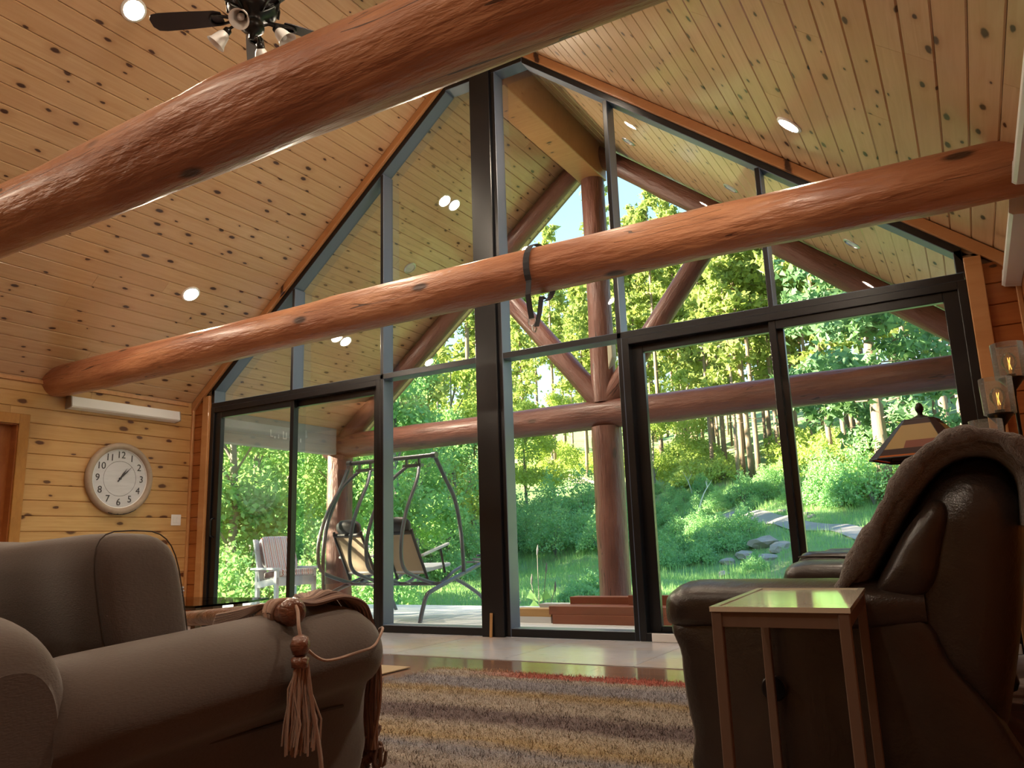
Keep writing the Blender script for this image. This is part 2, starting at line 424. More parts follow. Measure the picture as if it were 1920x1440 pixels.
# left wall ---------------------------------------------------------
DY0, DY1, DZ = -2.78, -1.86, 1.98
wl = empty('wall_left', (-XW,0,0), kind='structure', label='knotty honey pine boards on the wall with the round clock')
lay(wl, 'wall_board', (-XW,0,0), (0,1,0), (0,0,1), YB, 0, 17, .1424, M['pine_wall'], seed=3, holes=[(DY0,DY1,0,14)])
mb = MB(); mb.box(-XW-.16,-XW-.019,YB,DY0,-.05,2.6); mb.box(-XW-.16,-XW-.019,DY1,.16,-.05,2.6); mb.box(-XW-.16,-XW-.019,DY0,DY1,DZ+.005,2.6)
part(mb, 'wall_core', M['shell'], wl)
wr = empty('wall_right', (XW,0,0), kind='structure', label='horizontal reddish pine boards on the wall behind the floor lamp')
lay(wr, 'wall_board', (XW,0,0), (0,-1,0), (0,0,1), 0, -YB, 17, .1424, M['pine_red'], seed=4)
part(MB().box(XW+.019,XW+.16,YB,.16,-.05,2.6), 'wall_core', M['shell'], wr)
wb = empty('wall_back', (0,YB,0), kind='structure', label='pine boarded gable wall behind the seating')
lay(wb, 'wall_board', (0,YB,0), (1,0,0), (0,0,1), -XW, XW, 37, .1424, M['pine_wall'], seed=6)
part(MB().box(-XW-.1,XW+.1,YB-.15,YB-.019,-.05,5.4), 'wall_core', M['shell'], wb)
ww = empty('wall_window', (0,0,0), kind='structure', label='narrow reddish pine returns beside the gable windows')
for sx in (-1, 1):
    x0, x1 = (-XW, -FX) if sx < 0 else (FX, XW)
    lay(ww, 'wall_board', (0,0,0), (1,0,0), (0,0,1), x0, x1, 17, .1424, M['pine_red'], seed=8+sx)
mb = MB()
for sx in (-1, 1): mb.box(*sorted((sx*FX, sx*(XW+.16))), .02, .15, -.05, 2.5)
# gable sliver between frame and roof
N_ = 14
for sx in (-1, 1):
    a = [(sx*FX,.02,zframe(FX)-.02),(sx*(XW+.2),.02,2.2),(sx*(XW+.2),.02,zceil(XW+.2)+.12),(sx*XF,.02,5.268+.12),(sx*XF,.02,5.15)]
    mb.prism([a[0],a[1],a[2],a[3],a[4]], (0,.13,0))
mb.box(-XF,XF,.02,.15,5.17,5.39)
part(mb, 'wall_core', M['shell'], ww)
# ceilings ----------------------------------------------------------
nrow = int((XW-XF)/CA/PITCH)+1
for sx, nm in ((-1,'left'), (1,'right')):
    ce = empty('ceiling_'+nm, (0,0,0), kind='structure', label='knotty pine boards sloping up to the ridge above the %s' % ('clock wall' if sx < 0 else 'leather seating'))
    org = (sx*XF, 0, 5.268)
    # rows run from the ridge strip down to the wall
    if sx < 0: lay(ce, 'ceiling_board', org, (0,-1,0), (-CA,0,-SA), 0, -YB, nrow, PITCH, M['pine_ceil'], seed=21)
    else: lay(ce, 'ceiling_board', org, (0,1,0), (CA,0,-SA), YB, 0, nrow, PITCH, M['pine_ceil'], seed=22)
    xe = XW+.16
    part(MB().prism([(sx*XF,YB-.1,5.268+.026),(sx*xe,YB-.1,zceil(xe)+.026),(sx*xe,YB-.1,zceil(xe)+.2),(sx*XF,YB-.1,5.268+.2)], (0,-YB+.27,0)), 'roof_core', M['shell'], ce)
cf = empty('ceiling_center', (0,0,0), kind='structure', label='flat pine strip along the ridge')
lay(cf, 'ceiling_board', (XF,0,5.268), (0,1,0), (-1,0,0), YB, 0, 6, 2*XF/6, M['pine_ceil'], seed=23)
part(MB().box(-XF,XF,YB-.1,.16,5.288,5.46), 'roof_core', M['shell'], cf)
# ================================================================== window wall
def member(mb, poly, y0, y1): mb.prism([(x,y0,z) for x,z in poly], (0,y1-y0,0))
TZ = 2.384
wn = empty('window_1', (0,0,0), kind='structure', label='black framed gable window following the roof slope')
def wpart(name, polys, y0=0.0, y1=.15, mat='black', par=None, bev=.004):
    mb = MB()
    for p in polys: member(mb, p, y0, y1)
    o = part(mb, name, M[mat], par or wn, bevel=bev, seg=1)
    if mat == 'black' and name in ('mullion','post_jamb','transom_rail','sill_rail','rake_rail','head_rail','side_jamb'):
        o.data.materials.append(M['black_sky_tint'])           # sky light painted into the colour of the frame's side and underside faces
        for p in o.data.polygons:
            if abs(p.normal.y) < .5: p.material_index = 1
    return o
def rect(x0,x1,z0,z1): return [(x0,z0),(x1,z0),(x1,z1),(x0,z1)]
VT = .065
for sx in (-1, 1):
    q = [(sx*FX, zframe(FX)), (sx*.43, 5.168), (sx*.43, 5.168-VT), (sx*(FX-.05), zframe(FX-.05)-VT), (sx*FX, zframe(FX)-VT-.04)]
    wpart('rake_rail', [q])
    wpart('side_jamb', [rect(*sorted((sx*FX, sx*(FX-.05))), TZ, zframe(FX)-.01)])
wpart('head_rail', [rect(-.43,.43,5.168-.05,5.168)])
for x0, x1 in ((-2.447,-2.407),(-1.245,-1.204),(1.204,1.245),(2.404,2.444)):
    zt = zframe(max(abs(x0),abs(x1)))-VT+.01
    wpart('mullion', [rect(x0,x1,TZ-.01,zt)])
for x0, x1 in ((-1.245,-1.204),(1.204,1.245)): wpart('mullion', [rect(x0,x1,0,TZ-.005)])
wpart('center_post', [rect(-.13,.088,0,5.15)], -.035, .15)
wpart('post_jamb', [rect(.086,.134,0,5.12)], -.005, .15)
wpart('transom_rail', [rect(-3.655,-.12,TZ-.055,TZ)])
wpart('transom_rail', [rect(.12,3.655,TZ-.055,TZ)])
for x0, x1 in ((-1.21,-.125),(.13,1.21)): wpart('sill_rail', [rect(x0,x1,0,.068)])
# panes (thin solid sheets)
def pane(name, poly, y, par, th=.008):
    mb = MB(); member(mb, poly, y, y+th); return part(mb, name, M['glass'], par)
edges = [-FX+.03, -2.43, -1.225, -.02, .10, 1.225, 2.42, FX-.03]
for x0, x1 in zip(edges[:-1], edges[1:]):
    if abs(x0) < .2 and abs(x1) < .2: continue
    top = [(x1, zframe(x1)-.03)]
    if x0 < -.43 < x1: top.append((-.43, 5.138))
    if x0 < .43 < x1: top.append((.43, 5.138))
    top.append((x0, zframe(x0)-.03))
    pane('pane', [(x0,TZ-.02),(x1,TZ-.02)]+top, .118, wn)
pane('pane', rect(-1.225,-.02,.03,TZ-.03), .118, wn); pane('pane', rect(.1,1.225,.03,TZ-.03), .118, wn)
# sliding doors
def slider(nm, xs, label, fixed_first):
    """xs: outer frame x0, x1; two sashes"""
    x0, x1 = xs; d = empty(nm, ((x0+x1)/2,0,0), kind='structure', label=label)
    wpart('door_frame', [rect(x0,x0+.055,0,TZ-.05)], 0, .15, par=d); wpart('door_frame', [rect(x1-.055,x1,0,TZ-.05)], 0, .15, par=d)
    wpart('door_frame', [rect(x0+.05,x1-.05,2.275,TZ-.05)], 0, .15, par=d); wpart('threshold', [rect(x0+.05,x1-.05,0,.062)], .0, .15, par=d)
    xm = (x0+x1)/2 + (.0 if x0 < 0 else -.02)
    for k, (a, c, yy) in enumerate(((x0+.05, xm+.045, .02 if fixed_first else .08), (xm-.045, x1-.05, .08 if fixed_first else .02))):
        st = .095 if (k == 0) else .05; et = .05 if k == 0 else .095
        mb = MB()
        for p in (rect(a,a+st,.06,2.28), rect(c-et,c,.06,2.28), rect(a+st,c-et,2.212,2.28), rect(a+st,c-et,.06,.105)): member(mb, p, yy, yy+.05)
        o = mb.build('sash', M['black'], None, bevel=.003, seg=1); o.parent = d; o.location = -d.location
        mb = MB(); member(mb, rect(a+st-.01,c-et+.01,.095,2.22), yy+.02, yy+.028); g = mb.build('pane', M['glass'], None); g.parent = o
        if k == (0 if x0 < 0 else 1):
            hx = a+.05 if k == 0 else c-.05
            hb = MB().tube(smoothpath([(hx,yy,1.12),(hx,yy-.04,1.10),(hx,yy-.045,1.02),(hx,yy-.04,.94),(hx,yy,.92)],5), .009, 8).build('handle', M['black'], None, smooth=60); hb.parent = o
    return d
slider('door_2', (-FX,-1.245), 'black framed sliding glass door beside the clock wall', True)
slider('door_3', (1.245,FX), 'black framed sliding glass door behind the leather seating', False)
# wood trim ---------------------------------------------------------
TN = [0]
def trim(polys, y0, y1, mat='trim_wood', label='pine casing strip along the window frame', axis=None):
    TN[0] += 1; mb = MB()
    for p in polys: member(mb, p, y0, y1)
    o = mb.build('trim_%d' % TN[0], M[mat], None, bevel=.005, seg=2); tag(o, kind='structure', label=label); return o
for sx in (-1, 1):
    xa, xb = sx*(FX+.18), sx*.43
    trim([[(xa, zframe(FX)-.811*.18), (xb,5.168),(xb,5.262),(sx*(XW-.005), zceil(XW)-.003),(sx*(XW-.005), zceil(XW)-.11)]], -.038, .0, label='sloping pine trim between window and ceiling above the %s' % ('clock wall' if sx<0 else 'leather seating'))
    trim([rect(*sorted((sx*FX, sx*(FX+.10))), 0, 2.47)], -.035, 0, label='upright pine casing at the outer edge of the sliding door near the %s' % ('clock' if sx<0 else 'floor lamp'))
    trim([rect(*sorted((sx*XW, sx*(XW-.03))), 0, zceil(XW)-.08)], -.03, 0, label='thin corner strip where the window wall meets the %s wall' % ('clock' if sx<0 else 'lamp'))
trim([rect(-.44,.44,5.168,5.262)], -.038, 0, label='short level pine trim at the window peak')
trim([rect(1.34,FX-.01,0,.062)], -.012, -.001, 'white', 'white board under the sliding door behind the leather seating')
# eave strip at the top of the side walls
for sx in (-1, 1):
    TN[0] += 1
    o = MB().box(*sorted((sx*(XW-.022), sx*(XW-.001))), YB+.02, -.08, zceil(XW)-.045, zceil(XW)-.008).build('trim_%d' % TN[0], M['trim_wood'], None, bevel=.004)
    tag(o, kind='structure', label='narrow pine strip where the %s wall meets the ceiling' % ('clock' if sx<0 else 'lamp'))
# door in the clock wall --------------------------------------------
d1 = empty('door_1', (-XW,(DY0+DY1)/2,0), kind='structure', label='glazed door in a yellow pine casing in the clock wall')
mb = MB(); mb.box(-XW-.001,-XW+.02,DY1-.01,DY1+.085,0,DZ+.085); mb.box(-XW-.001,-XW+.02,DY0-.085,DY0+.01,0,DZ+.085); mb.box(-XW-.001,-XW+.02,DY0+.01,DY1-.01,DZ-.01,DZ+.085)
part(mb, 'casing', M['door_wood'], d1, bevel=.005)
mb = MB(); mb.box(-XW-.16,-XW,DY1-.02,DY1,0,DZ); mb.box(-XW-.16,-XW,DY0,DY0+.02,0,DZ); mb.box(-XW-.16,-XW,DY0+.02,DY1-.02,DZ-.02,DZ)
part(mb, 'jamb', M['pine_red'], d1)
lf = part(MB().box(-XW-.13,-XW-.09,DY0+.02,DY0+.14,.01,DZ-.02).box(-XW-.13,-XW-.09,DY1-.14,DY1-.02,.01,DZ-.02).box(-XW-.13,-XW-.09,DY0+.14,DY1-.14,.01,.3).box(-XW-.13,-XW-.09,DY0+.14,DY1-.14,DZ-.14,DZ-.02), 'door_leaf', M['pine_red'], d1)
part(MB().box(-XW-.115,-XW-.105,DY0+.13,DY1-.13,.29,DZ-.13), 'pane', M['black'], d1, parent=lf)
part(MB().box(-XW-.09,-XW-.084,DY1-.15,DY1-.138,.3,DZ-.14), 'glazing_bead', M['white'], d1, parent=lf)
# ================================================================== logs
def log_mesh(p0, p1, r0, r1, mat, seed=0, name='log', seg=40, n=28, lump=.05, end=None, crook=.0):
    """peeled log between two points: local x axis runs along it"""
    p0, p1 = Vector(p0), Vector(p1); d = p1-p0; L = d.length; rnd = random.Random(seed)
    ph = [rnd.uniform(0,6.28) for _ in range(10)]
    knots = [(rnd.uniform(.05,.95)*L, rnd.uniform(0,6.28), rnd.uniform(.02,.09)) for _ in range(int(L*2.2))]
    R = []
    for i in range(seg+1):
        x = L*i/seg; t = i/seg; r = r0+(r1-r0)*t
        cy = crook*(math.sin(t*3.1+ph[0])-.5*math.sin(t*7+ph[1])); cz = crook*(math.sin(t*2.6+ph[2])+.4*math.sin(t*8+ph[3]))
        ring = []
        for k in range(n):
            a = 2*PI*k/n
            rr = r*(1+lump*.5*math.sin(3*a+ph[4]+x*1.3)*math.sin(x*1.1+ph[5])+lump*.35*math.sin(2*a+ph[6]-x*2.1)+lump*.25*math.sin(5*a+ph[7]+x*3.1)*math.sin(x*2.7+ph[8]))
            for kx, ka, kh in knots:
                dx = (x-kx)/.13; da = math.atan2(math.sin(a-ka), math.cos(a-ka))/.42
                q = dx*dx+da*da
                if q < 4: rr += r*kh*math.exp(-q)
            ring.append((x, cy+rr*math.cos(a), cz+rr*math.sin(a)))
        R.append(ring)
    mb = MB(); mb.rings(R); o = mb.build(name, mat, None, smooth=50)
    q = d.to_track_quat('X','Z'); o.rotation_mode = 'QUATERNION'; o.rotation_quaternion = q; o.location = p0
    return o
def scribe(o, p0, p1, seg, n, outside, embed=.012):
    """cut both ends of a log to the timbers it butts against: every long line of the log starts and ends
    where it leaves the other timbers (outside(point) is True), sunk in by a little so no gap shows"""
    p0, p1 = Vector(p0), Vector(p1); L = (p1-p0).length; q = (p1-p0).to_track_quat('X','Z'); me = o.data
    def free(x, y, z): return outside(p0 + q @ Vector((x, y, z)))
    for k in range(n):
        a = me.vertices[k].co; b_ = me.vertices[seg*n+k].co
        t0 = 0.0
        while t0 < L*.4 and not free(t0, a.y, a.z): t0 += .004
        t1 = L
        while t1 > L*.6 and not free(t1, b_.y, b_.z): t1 -= .004
        t0 = max(0, t0-embed) if t0 > 0 else 0; t1 = min(L, t1+embed) if t1 < L else L
        for i in range(seg+1):
            c = me.vertices[i*n+k].co; c.x = t0+(t1-t0)*c.x/L
    me.update()
def cyl_out(p, c, axis, r):
    d = p-Vector(c); ax = Vector(axis).normalized(); return (d-ax*d.dot(ax)).length > r
ZB = 2.425
o = log_mesh((-XW-.03,-1.55,ZB), (XW+.01,-1.55,ZB-.03), .155, .140, M['log_in'], 11, 'log_beam', crook=.012, seg=70)
tag(o, 'slimmer honey log beam with the black strap, crossing before the windows', 'beam', 'interior log beams')
o = log_mesh((-XW-.03,-3.80,ZB+.005), (XW+.01,-3.80,ZB-.04), .168, .155, M['log_in'], 12, 'log_beam', crook=.02, seg=110, lump=.10)
tag(o, 'thick lumpy honey log beam passing below the ceiling fan', 'beam', 'interior log beams')
# strap over the slim beam -------------------------------------------
st = empty('ratchet_strap', (1.345,-1.55,ZB+.15), 'black webbing strap with metal hook slung over the log beam', 'strap')
M['webbing'] = plain('black_webbing', (.016,.017,.022), .7)
def ribbon(path, wdir, wd, th, name, mat, root):
    P = [Vector(p) for p in path]; wv = Vector(wdir).normalized()*wd/2; R = []
    for i, p in enumerate(P):
        t = (P[min(i+1,len(P)-1)]-P[max(i-1,0)]).normalized(); nn = t.cross(wv).normalized()*th/2
        R.append([p+wv+nn, p-wv+nn, p-wv-nn, p+wv-nn])
    mb = MB(); mb.rings(R); return part(mb, name, mat, root)
def loop(a0, a1, r, n=24): return [(1.345, -1.55+r*math.sin(a0+(a1-a0)*i/n), ZB-.014+r*math.cos(a0+(a1-a0)*i/n)) for i in range(n+1)]
rb = .181
ribbon(loop(math.radians(-122), math.radians(165), rb), (1,0,0), .042, .004, 'webbing_loop', M['webbing'], st)
pa = Vector((1.345,-1.55+rb*math.sin(math.radians(-110)),ZB+rb*math.cos(math.radians(-110))))
pb = Vector((1.345,-1.55+rb*math.sin(math.radians(165)),ZB+rb*math.cos(math.radians(165))))
pe = Vector(loop(math.radians(-122), math.radians(165), rb)[0])
ribbon([pe+Vector((0,-.003,.02)), pe+Vector((0,.0,-.012)), onY(990,552,-1.712), onY(993,575,-1.69), onY(997,598,-1.67)], (1,.0,0), .036, .004, 'webbing_tail', M['webbing'], st)
ribbon([pb, onY(1015,556,-1.60), onY(1012,585,-1.63), onY(1006,612,-1.66)], (1,.3,0), .030, .005, 'webbing_tail', M['webbing'], st)
hk = onY(997,598,-1.67)
part(MB().tube(smoothpath([hk+Vector((-.02,0,0)),hk+Vector((-.022,0,-.03)),hk+Vector((0,0,-.045)),hk+Vector((.022,0,-.03)),hk+Vector((.02,0,0)),hk+Vector((-.02,0,0))],4), .0035, 6), 'd_ring', M['chrome'], st, smooth=60)
part(MB().tube(smoothpath([hk+Vector((0,0,-.04)),hk+Vector((.004,0,-.07)),hk+Vector((.02,0,-.085)),hk+Vector((.03,0,-.06))],5), .005, 6), 'hook', M['chrome'], st, smooth=60)
# ================================================================== porch timber
YT = 2.5; DKZ = -.03
def tlog(nm, p0, p1, r, label, seed, group=None, cat='log', **k):
    o = log_mesh(p0, p1, r, r*.96, M['log_out'], seed, nm, lump=.035, **k); tag(o, label, cat, group); return o
tlog('porch_post', (0,YT,DKZ), (0,YT,2.02), .178, 'thick red-brown log post under the middle of the porch truss', 31, cat='post', seg=24)
tlog('porch_post', (-4.05,YT,DKZ), (-4.05,YT,2.03), .178, 'red-brown log post beside the striped rocking chair', 32, cat='post', seg=24)
tlog('porch_post', (4.05,YT,DKZ), (4.05,YT,2.03), .178, 'red-brown log post behind the floor lamp side of the porch', 33, cat='post', seg=24)
tie = tlog('tie_log', (-4.27,YT,2.17), (4.27,YT,2.16), .168, 'long horizontal red-brown log across the porch truss', 34, seg=60, crook=.01)
scribe(tie, (-4.27,YT,2.17), (4.27,YT,2.16), 60, 28, lambda p: p.z < 2.649+SL*(FX-abs(p.x))-.002, 0)     # ends cut to the roof slope
tlog('king_post', (0,YT,2.30), (0,YT,5.078), .145, 'upright log standing on the middle of the tie log under the ridge', 35, cat='post', seg=30)
for sx, nmx in ((-1,'rocking chair'), (1,'leather seating')):
    ra, rb_ = (sx*4.18,YT,zceil(4.18)-.165), (sx*.05,YT,2.649+SL*(FX-.05)-.165)
    in_tie = lambda p: not cyl_out(p, (0,YT,2.165), (1,0,0), .168)
    o = tlog('rafter_log', ra, rb_, .122, 'sloping rafter log of the porch truss on the %s side' % nmx, 36+sx, seg=40)
    scribe(o, ra, rb_, 40, 28, lambda p: not in_tie(p) and abs(p.x) > .15)
    ba, bb = (sx*.02,YT,2.28), (sx*1.55,YT,2.28+1.53*(4.089-2.38)/1.37)
    o = tlog('brace_log', ba, bb, .125, 'diagonal brace log rising from the king post on the %s side' % nmx, 40+sx, seg=24)
    scribe(o, ba, bb, 24, 28, lambda p: not in_tie(p) and cyl_out(p, (0,YT,3), (0,0,1), .145) and cyl_out(p, ra, Vector(rb_)-Vector(ra), .120))
# pale peeled splice piece at the foot of the king post
o = MB().prism([(.115,YT-.12,2.66),(.115,YT-.12,3.02),(.175,YT-.12,2.96),(.175,YT-.12,2.80)], (0,.13,0)).build('splice_block', plain('bare_cut_wood', (.42,.40,.30), .7), None, bevel=.01)
tag(o, 'pale cut wedge on the side of the king post foot', 'block')
o = log_mesh((0,.16,5.30), (0,.17,5.30), .1, .1, M['trim_wood']); bpy.data.objects.remove(o)
rd = MB().box(-.15,.15,.15,YT+.1,5.06,5.62).build('ridge_beam', pine('ridge_pine', (.50,.25,.10), (.40,.17,.06), kd=.3), None, bevel=.01); tag(rd, 'square pine ridge beam boxed in under the porch roof peak', 'beam')
for sx, lab in ((-1,'clock'), (1,'lamp')):
    e = empty('eave_beam', (sx*4.05,1.3,2.0), 'grey weathered eave beam from the house to the porch post on the %s wall side' % lab, 'beam')
    part(MB().prism([(sx*3.975,.15,2.03),(sx*4.125,.15,2.03),(sx*4.125,.15,zceil(4.125)-.004),(sx*3.975,.15,zceil(3.975)-.004)], (0,YT-.155-.15,0)), 'timber', M['grey_beam'], e, bevel=.01)
    if sx < 0:      # chalk scribble on the inner face
        for k, (y, z, h) in enumerate(((1.15,2.16,.09),(1.22,2.145,.03),(1.28,2.15,.05),(1.36,2.15,.10),(1.41,2.15,.09),(1.47,2.14,.05),(1.54,2.14,.06),(1.6,2.14,.05),(1.66,2.135,.05))):
            part(MB().box(-4.05+.075,-4.05+.0762,y,y+.016,z,z+h), 'chalk_stroke', M['stamp'], e)
            if k in (0,3,6): part(MB().box(-4.05+.075,-4.05+.0762,y,y+.05,z,z+.014), 'chalk_stroke', M['stamp'], e)
# porch roof ---------------------------------------------------------
pitchx = PITCH*CA
for sx, nm in ((-1,'porch_left'), (1,'porch_right')):
    ce = empty('ceiling_'+nm, (0,0,0), kind='structure', label='pine boards under the porch roof on the %s side' % ('rocking chair' if sx < 0 else 'lamp'))
    x0 = .15; z0 = 2.649+SL*(FX-x0); nr = int((4.16-x0)/CA/PITCH)
    if sx < 0: lay(ce, 'ceiling_board', (-x0,0,z0), (0,-1,0), (-CA,0,-SA), -2.95, -.15, nr, PITCH, M['pine_ceil'], seed=51, lens=(2.6,4))
    else: lay(ce, 'ceiling_board', (x0,0,z0), (0,1,0), (CA,0,-SA), .15, 2.95, nr, PITCH, M['pine_ceil'], seed=52, lens=(2.6,4))
    z1 = 2.649+SL*(FX-4.2)
    part(MB().prism([(sx*.0,.17,z0+.15),(sx*4.2,.17,z1+.026),(sx*4.2,.17,z1+.16),(sx*0,.17,z0+.29)], (0,2.85,0)), 'roof_core', M['shell'], ce)
# deck ---------------------------------------------------------------
dk = empty('floor_deck', (0,0,0), kind='structure', label='pale grey boards of the covered deck outside')
for i in range(21):
    yy = .16+.143*i
    for a, c in ((-7.6,-2.4),(-2.4,1.4),(1.4,5.2)) if i % 2 else ((-7.6,-4.0),(-4.0,.4),(.4,5.2)):
        o = MB().box(-(c-a)/2+.002,(c-a)/2-.002,-.0685,.0685,-.03,0).build('deck_board', M['deck'], dk); o.location = ((a+c)/2, yy+.0715, DKZ)
part(MB().box(-7.55,5.15,.2,3.1,-.30,-.062), 'deck_joists', M['shell'], dk)
# lumber stacked on the deck -----------------------------------------
def lum(x0, x1, y0, y1, z0, z1, label, mat='lumber'):
    o = MB().box(-(x1-x0)/2,(x1-x0)/2,-(y1-y0)/2,(y1-y0)/2,0,z1-z0).build('lumber_board', M[mat], None, bevel=.004); o.location = ((x0+x1)/2,(y0+y1)/2,z0); tag(o, label, 'lumber', 'lumber stacked on the deck')
lum(-.16,2.9,1.28,1.56,DKZ,.055, 'lowest red cedar plank of the stack on the deck')
lum(-.20,2.9,1.29,1.56,.055,.135, 'red cedar plank lying second from the bottom of the deck stack')
lum(-.10,1.0,1.56,1.72,.135,.205, 'narrow red cedar board on top of the deck stack, left of the short block')
lum(.55,1.5,1.50,1.559,.135,.225, 'short red cedar block on top of the deck stack')
lum(-.62,-.20,1.33,1.50,.03,.105, 'pale fresh lumber offcut beside the red cedar stack', 'lumber_pale')
lum(-.62,-.20,1.33,1.50,DKZ,.03, 'grey white bearer under the pale offcut', 'deck')
lum(-.45,-.10,1.56,1.72,DKZ,.135, 'grey block behind the pale offcut', 'deck')
# ================================================================== recessed lamps
def can_light(loc, nrm, lit, label, group, r=.068):
    n = Vector(nrm).normalized()
    root = empty('recessed_light', loc, label, 'ceiling light', group)
    root.rotation_mode = 'QUATERNION'; root.rotation_quaternion = n.to_track_quat('Z','Y')
    def lp(mb, nm, mat):
        o = mb.build(nm, mat, None, smooth=40); o.parent = root; return o
    R = r
    lp(MB().lathe([(R*1.32,0),(R*1.32,.004),(R*1.22,.010),(R*1.05,.011),(R*1.0,.006),(R*.98,-.004),(R*1.0,-.012)], n=32, cap=False), 'trim_ring', M['white'] if lit else M['chrome'])
    lp(MB().lathe([(R*1.0,.004),(R*.6,.007),(.001,.008)] if lit else [(R*1.0,.002),(R*.5,-.002),(.001,-.003)], n=28), 'lens', lit if lit else M['lens_off'])
nL, nR = (SA,0,-CA), (-SA,0,-CA)
def cl(sx, x, y): return (sx*x, y, 2.649+SL*(FX-x))
LIT = M['lamp_on']; G1 = 'lit recessed lights in the sloping ceiling'
can_light(cl(-1,1.246,-2.74), nL, LIT, 'lit recessed light above the ceiling fan blade, clock side slope', G1)
can_light(cl(-1,1.246,-.88), nL, LIT, 'lit recessed light just under the thick log beam, clock side slope', G1)
can_light(cl(-1,2.894,-.91), nL, LIT, 'lit recessed light in the low part of the slope above the clock', G1)
can_light(cl(1,1.095,-.72), nR, LIT, 'lit recessed light near the window peak, seating side slope', G1)
can_light(cl(1,2.803,-.77), nR, LIT, 'lit recessed light above the strapped beam, seating side slope', G1)
for y in (-2.75,-5.6):  # unseen lamps added out of view to light the room
    for sx, n in ((-1,nL),(1,nR)):
        for x in (1.22, 2.86):
            if y == -2.75 and sx < 0 and x < 2: continue
            can_light(cl(sx,x,y), n, LIT, 'unseen lit recessed light added for the room light', 'unseen recessed lights added for the room light')
G2 = 'recessed lights in the porch ceiling'
can_light(cl(-1,1.232,1.30), nL, M['porch_on'], 'lit recessed light high in the porch roof, rocking chair side', G2, .062)
can_light(cl(-1,1.957,1.40), nL, None, 'unlit recessed light halfway up the porch roof, rocking chair side', G2, .062)
can_light(cl(-1,2.907,1.33), nL, M['porch_on'], 'lit recessed light low in the porch roof, rocking chair side', G2, .062)
can_light(cl(1,.804,1.67), nR, None, 'unlit recessed light near the porch ridge, lamp side', G2, .062)
can_light(cl(1,1.845,1.63), nR, None, 'unlit recessed light halfway up the porch roof, lamp side', G2, .062)
can_light(cl(1,2.871,1.60), nR, None, 'unlit recessed light low in the porch roof, lamp side', G2, .062)
